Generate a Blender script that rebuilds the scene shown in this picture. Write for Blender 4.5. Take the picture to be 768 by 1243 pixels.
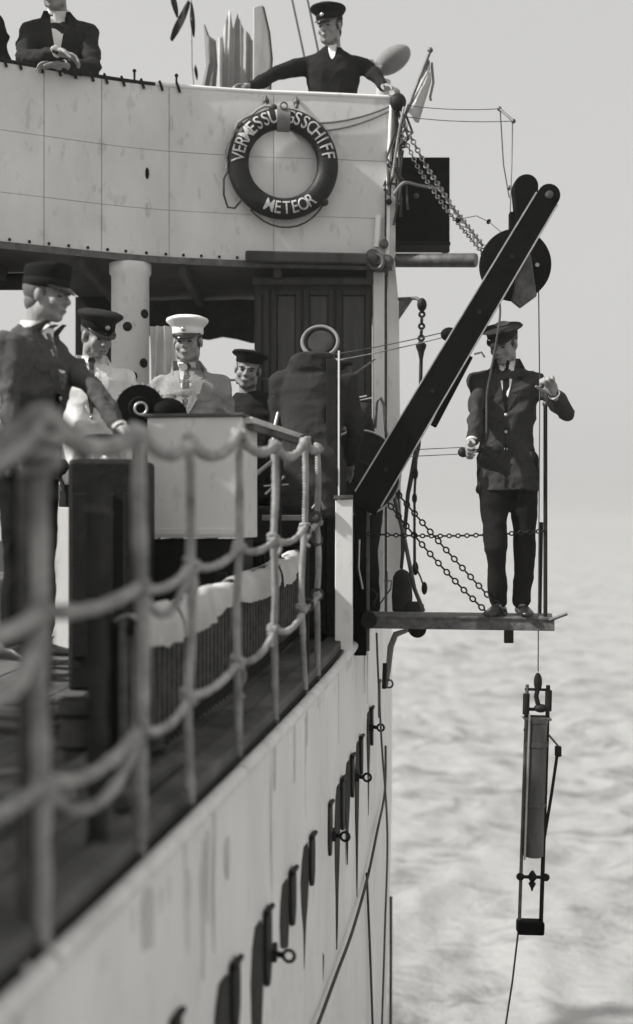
import bpy, bmesh, math, random
import numpy as np
from mathutils import Vector, Matrix, noise
from mathutils.bvhtree import BVHTree

random.seed(7)
SC = bpy.context.scene
for o in list(bpy.data.objects):
    bpy.data.objects.remove(o)
COL = SC.collection

# ------------------------------------------------------------------ camera, sky, sun, exposure
# metres, eye of the camera at the origin, looking along +Y; the sea lies 5.5 m below the eye.
FPX = 1500.0            # focal length in photograph pixels (photograph 768 x 1243)
CX, CY = 384.0, 640.0   # vanishing point of the view axis in the photograph
SEA_Z = -5.5

cd = bpy.data.cameras.new('camera')
cam = bpy.data.objects.new('camera', cd)
COL.objects.link(cam)
cam.location = (0, 0, 0)
cam.rotation_euler = (math.radians(90), 0, 0)
cd.sensor_fit = 'VERTICAL'
cd.sensor_height = 36.0
cd.lens = 36.0 * FPX / 1243.0
cd.shift_y = (CY - 621.5) / 1243.0
cd.clip_start = 0.05
cd.clip_end = 6000
cd.dof.use_dof = True
cd.dof.focus_distance = 7.2
cd.dof.aperture_fstop = 1.05
cd.dof.aperture_blades = 0
SC.camera = cam

SUN = Vector((-0.72, -0.19, 0.66)).normalized()
w = bpy.data.worlds.new('World')
SC.world = w
w.use_nodes = True
nt = w.node_tree
nt.nodes.clear()
out = nt.nodes.new('ShaderNodeOutputWorld')
bg = nt.nodes.new('ShaderNodeBackground')
sky = nt.nodes.new('ShaderNodeTexSky')
sky.sky_type = 'NISHITA'
sky.sun_disc = False
sky.sun_elevation = math.asin(SUN.z)
sky.sun_rotation = math.atan2(SUN.x, SUN.y)
sky.altitude = 0
sky.air_density = 1.2
sky.dust_density = 6.0
sky.ozone_density = 1.0
bw = nt.nodes.new('ShaderNodeRGBToBW')          # a black-and-white photograph: sky without hue
mixs = nt.nodes.new('ShaderNodeMix'); mixs.data_type = 'FLOAT'
mixs.inputs[0].default_value = 0.72             # thin even overcast veils the clear-sky gradient
mixs.inputs[3].default_value = 6.2
tint = nt.nodes.new('ShaderNodeMix'); tint.data_type = 'RGBA'; tint.blend_type = 'MULTIPLY'
tint.inputs[0].default_value = 1.0
tint.inputs[7].default_value = (1.0, 0.992, 0.975, 1)
nt.links.new(sky.outputs[0], bw.inputs[0])
nt.links.new(bw.outputs[0], mixs.inputs[2])
nt.links.new(mixs.outputs[0], tint.inputs[6])
nt.links.new(tint.outputs[2], bg.inputs[0])
bg.inputs[1].default_value = 0.1
nt.links.new(bg.outputs[0], out.inputs[0])

sl = bpy.data.lights.new('sun', 'SUN')
so = bpy.data.objects.new('sun', sl)
COL.objects.link(so)
sl.energy = 4.8
sl.angle = math.radians(2.0)
sl.color = (1.0, 0.985, 0.955)
so.rotation_euler = SUN.to_track_quat('Z', 'Y').to_euler()
so.location = SUN * 40

vs = SC.view_settings
vs.view_transform = 'Standard'
vs.look = 'None'
vs.exposure = 0.30
vs.gamma = 1.0
vs.use_curve_mapping = False
SC.cycles.max_bounces = 8
SC.cycles.volume_bounces = 0

# ------------------------------------------------------------------ helpers
def P(x, y, d):
    """point seen at photograph pixel (x, y) at depth d metres"""
    return Vector(((x - CX) / FPX * d, d, (CY - y) / FPX * d))

BASE = {}

class M:
    def __init__(s):
        s.v = []; s.f = []; s.mi = []
    def add(s, vs_, fs_, m=0):
        b = len(s.v)
        s.v.extend([Vector(p) for p in vs_])
        s.f.extend([tuple(i + b for i in f) for f in fs_])
        s.mi.extend([m] * len(fs_))
        return s
    def box(s, c, sx, sy, sz, R=None):
        c = Vector(c)
        R = R or Matrix.Identity(3)
        vv = [c + R @ Vector((i * sx / 2, j * sy / 2, k * sz / 2)) for k in (-1, 1) for j in (-1, 1) for i in (-1, 1)]
        return s.add(vv, [(0, 2, 3, 1), (4, 5, 7, 6), (0, 1, 5, 4), (2, 6, 7, 3), (0, 4, 6, 2), (1, 3, 7, 5)])
    def beam(s, p0, p1, wd, ht, up=(0, 0, 1)):
        p0 = Vector(p0); p1 = Vector(p1)
        z = (p1 - p0).normalized()
        x = z.cross(Vector(up)).normalized()
        y = x.cross(z)
        R = Matrix((x, z, y)).transposed()
        return s.box((p0 + p1) / 2, wd, (p1 - p0).length, ht, R)
    def rings(s, rs, cap0=True, cap1=True):
        n = len(rs[0]); b = len(s.v)
        vv = [Vector(p) for r in rs for p in r]
        ff = []
        for i in range(len(rs) - 1):
            for j in range(n):
                a = i * n + j; c = i * n + (j + 1) % n
                ff.append((a, c, c + n, a + n))
        if cap0: ff.append(tuple(range(n - 1, -1, -1)))
        if cap1: ff.append(tuple((len(rs) - 1) * n + j for j in range(n)))
        return s.add(vv, ff)
    def tube(s, pts, r, n=8, cap=True):
        pts = [Vector(p) for p in pts]
        k = len(pts)
        rr = r if isinstance(r, (list, tuple)) else [r] * k
        t0 = (pts[1] - pts[0]).normalized()
        u = t0.orthogonal().normalized()
        rs = []
        for i in range(k):
            if i == 0: t = pts[1] - pts[0]
            elif i == k - 1: t = pts[-1] - pts[-2]
            else: t = (pts[i + 1] - pts[i - 1])
            t = t.normalized()
            u = (u - t * u.dot(t))
            u = u.normalized() if u.length > 1e-6 else t.orthogonal().normalized()
            v2 = t.cross(u)
            rs.append([pts[i] + (u * math.cos(2 * math.pi * j / n) + v2 * math.sin(2 * math.pi * j / n)) * rr[i] for j in range(n)])
        return s.rings(rs, cap, cap)
    def lay(s, pts, r, pitch=.11, lobes=3):
        pts = [Vector(p) for p in pts]
        out_ = [pts[0]]
        for a, b in zip(pts[:-1], pts[1:]):
            k = max(1, int((b - a).length / .016))
            out_ += [a.lerp(b, i / k) for i in range(1, k + 1)]
        pts = out_; k = len(pts); n = 12
        u = (pts[1] - pts[0]).orthogonal().normalized(); rs = []; L = 0
        for i in range(k):
            t = (pts[min(i + 1, k - 1)] - pts[max(i - 1, 0)]).normalized()
            u = (u - t * u.dot(t)).normalized(); v2 = t.cross(u)
            if i: L += (pts[i] - pts[i - 1]).length
            rw = r * (1 + .10 * math.sin(L * 31 + r * 900) * math.sin(L * 13 + pts[0].y * 7))
            rs.append([pts[i] + (u * math.cos(2 * math.pi * j / n) + v2 * math.sin(2 * math.pi * j / n)) * rw * (.86 + .20 * abs(math.cos(lobes * .5 * (2 * math.pi * j / n - 2 * math.pi * L / pitch)))) for j in range(n)])
        return s.rings(rs)
    def cap(s, p0, r0, p1, r1, n=14):
        p0 = Vector(p0); p1 = Vector(p1)
        a = (p1 - p0)
        if a.length < 1e-6: a = Vector((0, 0, 1e-4)); p1 = p0 + a
        a.normalize()
        pts = []; rr = []
        for k in range(5):
            th = math.pi / 2 * (k / 4)
            pts.append(p0 - a * (r0 * math.cos(th))); rr.append(max(r0 * math.sin(th), r0 * .06))
        for k in range(5):
            th = math.pi / 2 * (k / 4)
            pts.append(p1 + a * (r1 * math.sin(th))); rr.append(max(r1 * math.cos(th), r1 * .06))
        return s.tube(pts, rr, n)
    def chainc(s, pts, rr, n=14):
        for i in range(len(pts) - 1):
            s.cap(pts[i], rr[i], pts[i + 1], rr[i + 1], n)
        return s
    def ell(s, c, rad, R=None, nu=14, nv=9):
        c = Vector(c); R = R or Matrix.Identity(3)
        rs = []
        for i in range(nv + 1):
            th = math.pi * (i / nv)
            sz = -math.cos(th); sr = max(math.sin(th), .02)
            rs.append([c + R @ Vector((rad[0] * sr * math.cos(2 * math.pi * j / nu), rad[1] * sr * math.sin(2 * math.pi * j / nu), rad[2] * sz)) for j in range(nu)])
        return s.rings(rs)
    def lathe(s, c, axis, prof, n=24):
        c = Vector(c); a = Vector(axis).normalized()
        u = a.orthogonal().normalized(); v2 = a.cross(u)
        rs = [[c + a * h + (u * math.cos(2 * math.pi * j / n) + v2 * math.sin(2 * math.pi * j / n)) * max(r, 1e-4) for j in range(n)] for r, h in prof]
        return s.rings(rs)
    def prism(s, poly, o, ax, ay, th):
        """outline (u,v) in the plane (ax, ay) at o, thickness th centred on the plane"""
        o = Vector(o); ax = Vector(ax); ay = Vector(ay)
        az = ax.cross(ay).normalized()
        a = [o + ax * u + ay * v - az * th / 2 for u, v in poly]
        b = [o + ax * u + ay * v + az * th / 2 for u, v in poly]
        return s.rings([a, b])
    def torus(s, c, axis, R, r, n=28, m=10, a0=0, a1=2 * math.pi):
        c = Vector(c); a = Vector(axis).normalized()
        u = a.orthogonal().normalized(); v2 = a.cross(u)
        full = abs(a1 - a0 - 2 * math.pi) < 1e-6
        k = n if full else n + 1
        rs = []
        for i in range(k):
            t = a0 + (a1 - a0) * i / n
            d = u * math.cos(t) + v2 * math.sin(t)
            rs.append([c + d * (R + r * math.cos(2 * math.pi * j / m)) + a * (r * math.sin(2 * math.pi * j / m)) for j in range(m)])
        if full:
            b = len(s.v)
            vv = [p for r_ in rs for p in r_]
            ff = [((i * m + j), (i * m + (j + 1) % m), (((i + 1) % n) * m + (j + 1) % m), (((i + 1) % n) * m + j)) for i in range(n) for j in range(m)]
            return s.add(vv, ff)
        return s.rings(rs)
    def grid(s, g, th, nrm):
        """a sheet of points g[row][col] made solid: th along nrm (vector or same grid of vectors)"""
        R_ = len(g); C_ = len(g[0])
        vv = [Vector(p) for r in g for p in r]
        back = []
        for i in range(R_):
            for j in range(C_):
                n_ = nrm[i][j] if isinstance(nrm, list) else Vector(nrm)
                back.append(Vector(g[i][j]) - n_ * th)
        N = R_ * C_
        ff = []
        for i in range(R_ - 1):
            for j in range(C_ - 1):
                a = i * C_ + j
                ff.append((a, a + 1, a + C_ + 1, a + C_))
                ff.append((a + N, a + C_ + N, a + C_ + 1 + N, a + 1 + N))
        bd = [j for j in range(C_)] + [i * C_ + C_ - 1 for i in range(1, R_)] + [(R_ - 1) * C_ + j for j in range(C_ - 2, -1, -1)] + [i * C_ for i in range(R_ - 2, 0, -1)]
        for k in range(len(bd)):
            a = bd[k]; b = bd[(k + 1) % len(bd)]
            ff.append((b, a, a + N, b + N))
        return s.add(vv + back, ff)
    def mesh(s, name, off=Vector((0, 0, 0))):
        me = bpy.data.meshes.new(name)
        me.from_pydata([tuple(p - off) for p in s.v], [], s.f)
        bm = bmesh.new(); bm.from_mesh(me)
        bmesh.ops.recalc_face_normals(bm, faces=bm.faces)
        bm.to_mesh(me); bm.free()
        return me
    def build(s, name, mat, parent=None, smooth=40, bev=0.0, base=None):
        if parent is not None: off = BASE[parent.name]
        elif base is not None: off = Vector(base)
        else:
            xs = [p.x for p in s.v]; ys = [p.y for p in s.v]; zs = [p.z for p in s.v]
            off = Vector(((min(xs) + max(xs)) / 2, (min(ys) + max(ys)) / 2, min(zs)))
        return link(name, s.mesh(name, off), mat, parent, off, smooth, bev)

def link(name, me, mat, parent, off, smooth=40, bev=0.0):
    if mat is not None and not me.materials: me.materials.append(mat)
    if smooth:
        me.polygons.foreach_set('use_smooth', [True] * len(me.polygons))
        me.set_sharp_from_angle(angle=math.radians(smooth))
    o = bpy.data.objects.new(name, me)
    COL.objects.link(o)
    if parent is not None: o.parent = parent
    else: o.location = off
    BASE[o.name] = Vector(off)
    if bev:
        b = o.modifiers.new('bevel', 'BEVEL'); b.width = bev; b.segments = 2; b.limit_method = 'ANGLE'
        b.angle_limit = math.radians(40)
    return o

def tag(o, label=None, cat=None, group=None, kind=None):
    if label: o['label'] = label
    if cat: o['category'] = cat
    if group: o['group'] = group
    if kind: o['kind'] = kind
    return o

def thing(name, label, cat, base, group=None):
    o = bpy.data.objects.new(name, None)
    o.empty_display_size = .1
    COL.objects.link(o)
    o.location = base
    BASE[o.name] = Vector(base)
    return tag(o, label, cat, group)

# ------------------------------------------------------------------ materials (greys of a black-and-white print)
def grey(g): return (g, g * 0.99, g * 0.97, 1)
def mat(name, g, rough=.6, var=.25, scale=6.0, stretch=(1, 1, 1), bump=0.0, bscale=40.0, metal=0.0, spec=.5, detail=5, speck=0.0):
    m = bpy.data.materials.new(name); m.use_nodes = True
    t = m.node_tree; b = t.nodes['Principled BSDF']
    tc = t.nodes.new('ShaderNodeTexCoord'); mp = t.nodes.new('ShaderNodeMapping')
    geo = t.nodes.new('ShaderNodeNewGeometry')
    mp.inputs['Scale'].default_value = stretch
    t.links.new(geo.outputs['Position'], mp.inputs[0])
    n = t.nodes.new('ShaderNodeTexNoise'); n.inputs['Scale'].default_value = scale; n.inputs['Detail'].default_value = detail
    n.inputs['Roughness'].default_value = .62
    t.links.new(mp.outputs[0], n.inputs['Vector'])
    r = t.nodes.new('ShaderNodeValToRGB')
    r.color_ramp.elements[0].position = .3; r.color_ramp.elements[1].position = .7
    r.color_ramp.elements[0].color = grey(g * (1 - var)); r.color_ramp.elements[1].color = grey(min(g * (1 + var), .88))
    t.links.new(n.outputs[0], r.inputs[0])
    src = r.outputs[0]
    if speck:
        n3 = t.nodes.new('ShaderNodeTexNoise'); n3.inputs['Scale'].default_value = scale * 7; n3.inputs['Detail'].default_value = 3
        t.links.new(mp.outputs[0], n3.inputs['Vector'])
        r3 = t.nodes.new('ShaderNodeValToRGB'); r3.color_ramp.elements[0].position = .33; r3.color_ramp.elements[1].position = .40
        r3.color_ramp.elements[0].color = (1 - speck, 1 - speck, 1 - speck, 1); r3.color_ramp.elements[1].color = (1, 1, 1, 1)
        t.links.new(n3.outputs[0], r3.inputs[0])
        mx = t.nodes.new('ShaderNodeMix'); mx.data_type = 'RGBA'; mx.blend_type = 'MULTIPLY'; mx.inputs[0].default_value = 1
        t.links.new(src, mx.inputs[6]); t.links.new(r3.outputs[0], mx.inputs[7]); src = mx.outputs[2]
    t.links.new(src, b.inputs['Base Color'])
    b.inputs['Roughness'].default_value = rough
    b.inputs['Metallic'].default_value = metal
    b.inputs['Specular IOR Level'].default_value = spec
    if bump:
        n2 = t.nodes.new('ShaderNodeTexNoise'); n2.inputs['Scale'].default_value = bscale; n2.inputs['Detail'].default_value = 4
        t.links.new(mp.outputs[0], n2.inputs['Vector'])
        bp = t.nodes.new('ShaderNodeBump'); bp.inputs['Strength'].default_value = bump; bp.inputs['Distance'].default_value = .01
        t.links.new(n2.outputs[0], bp.inputs['Height']); t.links.new(bp.outputs[0], b.inputs['Normal'])
    return m

def rope_mat(name, g, pitch=60):
    m = mat(name, g, .9, .5, 7)
    t = m.node_tree; b = t.nodes['Principled BSDF']
    geo = t.nodes.new('ShaderNodeNewGeometry')
    wv = t.nodes.new('ShaderNodeTexWave'); wv.wave_type = 'BANDS'; wv.bands_direction = 'DIAGONAL'
    wv.inputs['Scale'].default_value = pitch / 6.0
    t.links.new(geo.outputs['Position'], wv.inputs['Vector'])
    bp = t.nodes.new('ShaderNodeBump'); bp.inputs['Strength'].default_value = .7; bp.inputs['Distance'].default_value = .006
    t.links.new(wv.outputs[0], bp.inputs['Height']); t.links.new(bp.outputs[0], b.inputs['Normal'])
    return m

MT = dict(
    white=mat('white_paint', .78, .45, .10, 2.5, (1, 1, .5), .06, 30, speck=.12),
    bulwark=mat('bulwark_paint', .68, .5, .15, 2.2, (1, 1, .45), .2, 9, speck=.16, detail=9),
    hull=mat('hull_paint', .80, .5, .11, 1.5, (1.3, 1.3, .6), .12, 6, speck=.10),
    lip=mat('worn_lip_paint', .72, .5, .18, 9, (1, 1, 1), .25, 40, speck=.25),
    seam=mat('plate_seam', .38, .6, .2, 8),
    rust=mat('rust_stain', .045, .85, .4, 25, (1, 1, .4), .3, 60, spec=.18),
    faint=mat('faint_stain', .56, .7, .2, 20, (1, 1, .3)),
    black=mat('black_paint', .005, .7, .3, 9, bump=.12, bscale=45, spec=.06),
    iron=mat('dark_iron', .012, .6, .4, 14, bump=.3, bscale=60, spec=.18),
    iron2=mat('worn_iron', .10, .5, .45, 18, bump=.3, bscale=60, metal=.3),
    steel=mat('bright_steel', .42, .35, .2, 20, metal=.6),
    brass=mat('brass', .10, .4, .3, 22, (1, 1, .3), metal=.6, bump=.1),
    platform=mat('platform_paint', .11, .6, .5, 25, bump=.4, bscale=70, speck=.4),
    wood=mat('grey_deck_wood', .10, .8, .55, 2.6, (1, 1, 1), .25, 60, speck=.2, spec=.18),
    deckgap=mat('deck_caulk', .03, .8, .2, 8, spec=.18),
    darkwood=mat('dark_varnished_wood', .04, .4, .4, 9, (1, 1, .15), .12, 40, spec=.18),
    darkwood2=mat('dark_panel_wood', .075, .38, .4, 9, (1, 1, .15), .12, 40, spec=.18),
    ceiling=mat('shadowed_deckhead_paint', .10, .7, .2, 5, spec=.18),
    rope=rope_mat('hemp_rope', .36, 300),
    drope=rope_mat('tarred_rope', .06, 300),
    wire=mat('steel_wire', .10, .45, .2, 30, metal=.5),
    canvas=mat('white_canvas', .52, .9, .16, 5, bump=.3, bscale=25, spec=.06),
    pcanvas=mat('pale_grey_canvas', .38, .9, .2, 6, (1, 1, .3), .35, 25, spec=.06),
    gcanvas=mat('grey_canvas', .22, .9, .22, 7, (1, 1, .4), .35, 25, spec=.06),
    dcanvas=mat('dark_canvas', .045, .9, .3, 7, bump=.35, bscale=25, spec=.06),
    skin=mat('skin', .26, .6, .18, 30, bump=.1, bscale=120),
    hair=mat('hair', .05, .6, .3, 60, (1, 1, .2), .4, 150, spec=.18),
    ghair=mat('grey_hair', .11, .6, .3, 60, (1, 1, .2), .4, 150),
    eye=mat('dark_eye', .045, .25, .1, 30),
    lipm=mat('lips', .12, .5, .1, 30),
    navy=mat('navy_wool', .020, .92, .14, 60, bump=.35, bscale=160, spec=.06),
    navy2=mat('navy_cloth', .028, .85, .14, 60, bump=.3, bscale=140, spec=.06),
    black_cloth=mat('black_cloth', .013, .9, .14, 60, bump=.3, bscale=140, spec=.06),
    grey_suit=mat('grey_tweed', .085, .95, .14, 60, bump=.4, bscale=170, spec=.06),
    lapel=mat('grey_tweed_lapel', .16, .95, .25, 30, bump=.4, bscale=170, spec=.06),
    khaki=mat('light_drill_cloth', .27, .9, .14, 60, bump=.3, bscale=120, spec=.06),
    coat=mat('dark_overcoat_cloth', .036, .95, .14, 60, bump=.4, bscale=150, spec=.06),
    pea=mat('dark_jacket_cloth', .045, .9, .14, 60, bump=.35, bscale=130, spec=.06),
    white_cloth=mat('white_cloth', .78, .85, .06, 15, bump=.2, bscale=80, spec=.06),
    shoe=mat('black_leather', .02, .3, .3, 30),
    pale_shoe=mat('pale_canvas_shoe', .5, .7, .2, 30),
    peak=mat('patent_peak', .012, .15, .2, 30),
    badge=mat('cap_badge', .5, .35, .2, 30, metal=.5),
    tie=mat('patterned_tie', .12, .6, .85, 90, spec=.06),
    buoy=mat('buoy_dark_paint', .020, .5, .35, 14, bump=.25, bscale=55, spec=.18),
    battens=mat('pale_wood', .5, .7, .2, 9, (1, 1, 1), .2, 50),
    letter=mat('letter_paint', .52, .7, .4, 28),
    sky_flag=mat('pale_flag', .50, .85, .12, 12),
)

def fuse(m, voxel, smooth=3, name='fused'):
    me = m.mesh(name)
    o = bpy.data.objects.new('tmp_fuse', me); COL.objects.link(o)
    md = o.modifiers.new('r', 'REMESH'); md.mode = 'VOXEL'; md.voxel_size = voxel; md.adaptivity = 0.0
    if smooth:
        sm = o.modifiers.new('s', 'SMOOTH'); sm.factor = .5; sm.iterations = smooth
    dg = bpy.context.evaluated_depsgraph_get()
    ev = o.evaluated_get(dg)
    res = bpy.data.meshes.new_from_object(ev)
    bpy.data.objects.remove(o)
    bpy.data.meshes.remove(me)
    res.name = name
    return res

def coords(me):
    a = np.empty(len(me.vertices) * 3); me.vertices.foreach_get('co', a); return a.reshape(-1, 3)
def normals(me):
    a = np.empty(len(me.vertices) * 3); me.vertices.foreach_get('normal', a); return a.reshape(-1, 3)
def setco(me, a):
    me.vertices.foreach_set('co', a.reshape(-1)); me.update()

def wrinkle(me, amp, seed, k0=22, k1=60, comps=9):
    rs = np.random.RandomState(seed)
    co = coords(me); nn = normals(me)
    tot = np.zeros(len(co))
    for i in range(comps):
        d = rs.normal(size=3); d[2] *= 1.3; d /= np.linalg.norm(d)
        k = rs.uniform(k0, k1)
        q = rs.normal(size=3) * 9
        ph = rs.uniform(0, 6.3)
        msk = .5 + .5 * np.sin(co @ (rs.normal(size=3) * 5) + rs.uniform(0, 6.3))
        tot += msk * (1 - np.abs(np.sin(.5 * (co @ d * k + ph + 1.6 * np.sin(co @ q + ph)))) * 2) * (30.0 / k)
    fine = np.zeros(len(co))
    for i in range(8):
        d = rs.normal(size=3); d /= np.linalg.norm(d)
        q = rs.normal(size=3) * 14
        msk = np.clip(np.sin(co @ (rs.normal(size=3) * 9) + rs.uniform(0, 6.3)), 0, 1)
        fine += msk * (1 - 2 * np.abs(np.sin(.5 * (co @ d * rs.uniform(70, 130) + 1.5 * np.sin(co @ q)))) ** .6)
    setco(me, co + nn * (amp * (tot / .95 + fine * .34))[:, None])

# the run of the ship's side: gx(d) = X of the gunwale at depth d, zg(d) = its height (sheer)
def gx(d):
    x = -.99 + .171 * d
    if d > 6: x -= .00926 * (d - 6) ** 2
    if d > 11.9: x -= 3.0 * (d - 11.9) ** 2      # unseen end cut short, shaped to keep its shadow off the sea
    return x
def zg(d):
    if d < 0: return -.94
    if d < 7: return -.94 + .0051 * d * d
    return -.69 + .05 * (d - 7)
def dk(off, d, dz=0.0):
    """point on the deck, off metres inboard of the gunwale"""
    return Vector((gx(d) - off * .986, d + off * .169, zg(d) + .05 + .06 * min(off, 4) + dz))
def deck_z(X, Y):
    d = Y
    for _ in range(4):
        off = max(0, (gx(d) - X) / .986); d = Y - off * .169
    return zg(d) + .05 + .06 * min(off, 4)
def net_d(x):
    return .99 / (.171 - (x - CX) / FPX)
# ------------------------------------------------------------------ sea
def make_sea():
    def axis(n, near, far):
        t = np.linspace(-1, 1, n); k = 6.4
        return np.sinh(t * k) / np.sinh(k) * far
    xs = axis(520, 0, 1500.0) + 3.0
    ys = axis(520, 0, 1500.0) + 22.0
    X, Y = np.meshgrid(xs, ys)
    Z = np.zeros_like(X)
    rs = np.random.RandomState(3)
    for i in range(64):
        lam = 10 ** rs.uniform(-.35, .95)
        a = .0105 * lam ** .72
        th = rs.normal(2.5, .7)
        kx, ky = math.cos(th) * 2 * math.pi / lam, math.sin(th) * 2 * math.pi / lam
        ph = kx * X + ky * Y + rs.uniform(0, 6.3) + .6 * np.sin(X * .13 + Y * .17 + i)
        Z += a * (1 - 2 * np.abs(np.sin(ph / 2)) ** .8) * (.6 + .4 * np.sin(.21 * X + .16 * Y + 2 * i))
    R = np.hypot(X - 3, Y - 22)
    Z *= np.clip(1.5 - R / 160.0, 0, 1)
    Z += SEA_Z
    ny, nx = X.shape
    v = np.stack([X, Y, Z], -1).reshape(-1, 3)
    idx = np.arange(nx * ny).reshape(ny, nx)
    f = np.stack([idx[:-1, :-1], idx[:-1, 1:], idx[1:, 1:], idx[1:, :-1]], -1).reshape(-1, 4)
    me = bpy.data.meshes.new('sea')
    me.from_pydata(v.tolist(), [], f.tolist())
    m = bpy.data.materials.new('sea_water'); m.use_nodes = True
    t = m.node_tree; b = t.nodes['Principled BSDF']
    geo = t.nodes.new('ShaderNodeNewGeometry')
    mp = t.nodes.new('ShaderNodeMapping'); mp.inputs['Scale'].default_value = (.75, 1.0, 1); mp.inputs['Rotation'].default_value = (0, 0, .45)
    t.links.new(geo.outputs['Position'], mp.inputs[0])
    n = t.nodes.new('ShaderNodeTexNoise'); n.inputs['Scale'].default_value = .55; n.inputs['Detail'].default_value = 12; n.inputs['Roughness'].default_value = .72
    n.inputs['Distortion'].default_value = 1.2
    t.links.new(mp.outputs[0], n.inputs['Vector'])
    r = t.nodes.new('ShaderNodeValToRGB')
    r.color_ramp.elements[0].position = .34; r.color_ramp.elements[0].color = grey(.13)
    r.color_ramp.elements[1].position = .52; r.color_ramp.elements[1].color = grey(.40)
    t.links.new(n.outputs[0], r.inputs[0]); t.links.new(r.outputs[0], b.inputs['Base Color'])
    b.inputs['Roughness'].default_value = .22; b.inputs['IOR'].default_value = 1.5
    n2 = t.nodes.new('ShaderNodeTexNoise'); n2.inputs['Scale'].default_value = 3.2; n2.inputs['Detail'].default_value = 9; n2.inputs['Roughness'].default_value = .68
    t.links.new(mp.outputs[0], n2.inputs['Vector'])
    bp = t.nodes.new('ShaderNodeBump'); bp.inputs['Strength'].default_value = .7; bp.inputs['Distance'].default_value = .16
    t.links.new(n2.outputs[0], bp.inputs['Height']); t.links.new(bp.outputs[0], b.inputs['Normal'])
    o = link('sea', me, m, None, Vector((0, 0, 0)), 0)
    me.polygons.foreach_set('use_smooth', [True] * len(me.polygons))
    o['kind'] = 'structure'
make_sea()

# ------------------------------------------------------------------ hull
def centre_x(d): return -5.5 + .171 * d
hull = thing('ship_hull', 'white painted ship side with rust streaks below the deck edge', 'ship hull', (gx(6) - .1, 6, zg(6)))
def make_hull():
    ds = [-16 + i * .5 for i in range(53)] + [10.3 + i * .3 for i in range(5)] + [11.8 + i * .06 for i in range(40)]
    ds = [d for d in ds if gx(d) > centre_x(d) + .05]
    ds.append(ds[-1] + .12)
    zs = [0, -.4, -1.0, -2.0, -3.2, -4.5, -5.6, -6.6]
    m = M()
    g = []
    for k, z in enumerate(zs):
        row = []
        for d in ds:
            x = max(gx(d), centre_x(d))
            tuck = .0 if k < 4 else .05 * (k - 3) ** 1.6 * .35
            wob = .006 * math.sin(d * 2.1 + k * 1.3) + .004 * math.sin(d * 4.7 - k)
            if k < 1: wob = 0
            row.append(Vector((x - tuck + wob, d, (zg(d) + z) if z > -5 else z)))
        g.append(row)
    nR = len(ds)
    vv = [p for r in g for p in r]; ff = []
    for i in range(len(zs) - 1):
        for j in range(nR - 1):
            a = i * nR + j; ff.append((a, a + 1, a + nR + 1, a + nR))
    # port side mirrored about the centre line (plain run)
    b = len(vv)
    for i, z in enumerate(zs):
        for d in ds:
            p = g[i][ds.index(d)]
            vv.append(Vector((2 * centre_x(d) - p.x, d, p.z)))
    for i in range(len(zs) - 1):
        for j in range(nR - 1):
            a = b + i * nR + j; ff.append((a, a + nR, a + nR + 1, a + 1))
    # stern transom
    for i in range(len(zs) - 1):
        ff.append((i * nR, (i + 1) * nR, b + (i + 1) * nR, b + i * nR))
    m.add(vv, ff)
    m.build('side_plating', MT['hull'], hull, 35)
make_hull()
# half-round bar along the deck edge, in lengths with small breaks between
brk = [-16, -2.0, 1.2, 2.55, 4.25, 5.6, 7.0, 9.5, 12, 12.5]
for a, b in zip(brk[:-1], brk[1:]):
    n = max(4, int((b - a) / .3))
    pts = [Vector((gx(a + (b - a) * i / n) + .004, a + (b - a) * i / n, zg(a + (b - a) * i / n) + .004)) for i in range(n + 1)]
    pts[0].y += .012; pts[-1].y -= .012
    M().tube(pts, .026, 10).build('edge_moulding', MT['lip'], hull, 50)
# weld beads / plate laps below the edge
for x in (330,):
    d = net_d(x)
    g = []
    for i in range(9):
        z = zg(d) - .06 - i * .42
        g.append([Vector((gx(d + u * .012) + .003, d + u * .012, z)) for u in (-1, 1)])
    M().grid(g, .004, (1, 0, 0)).build('plate_lap', MT['hull'], hull, 0)

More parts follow.
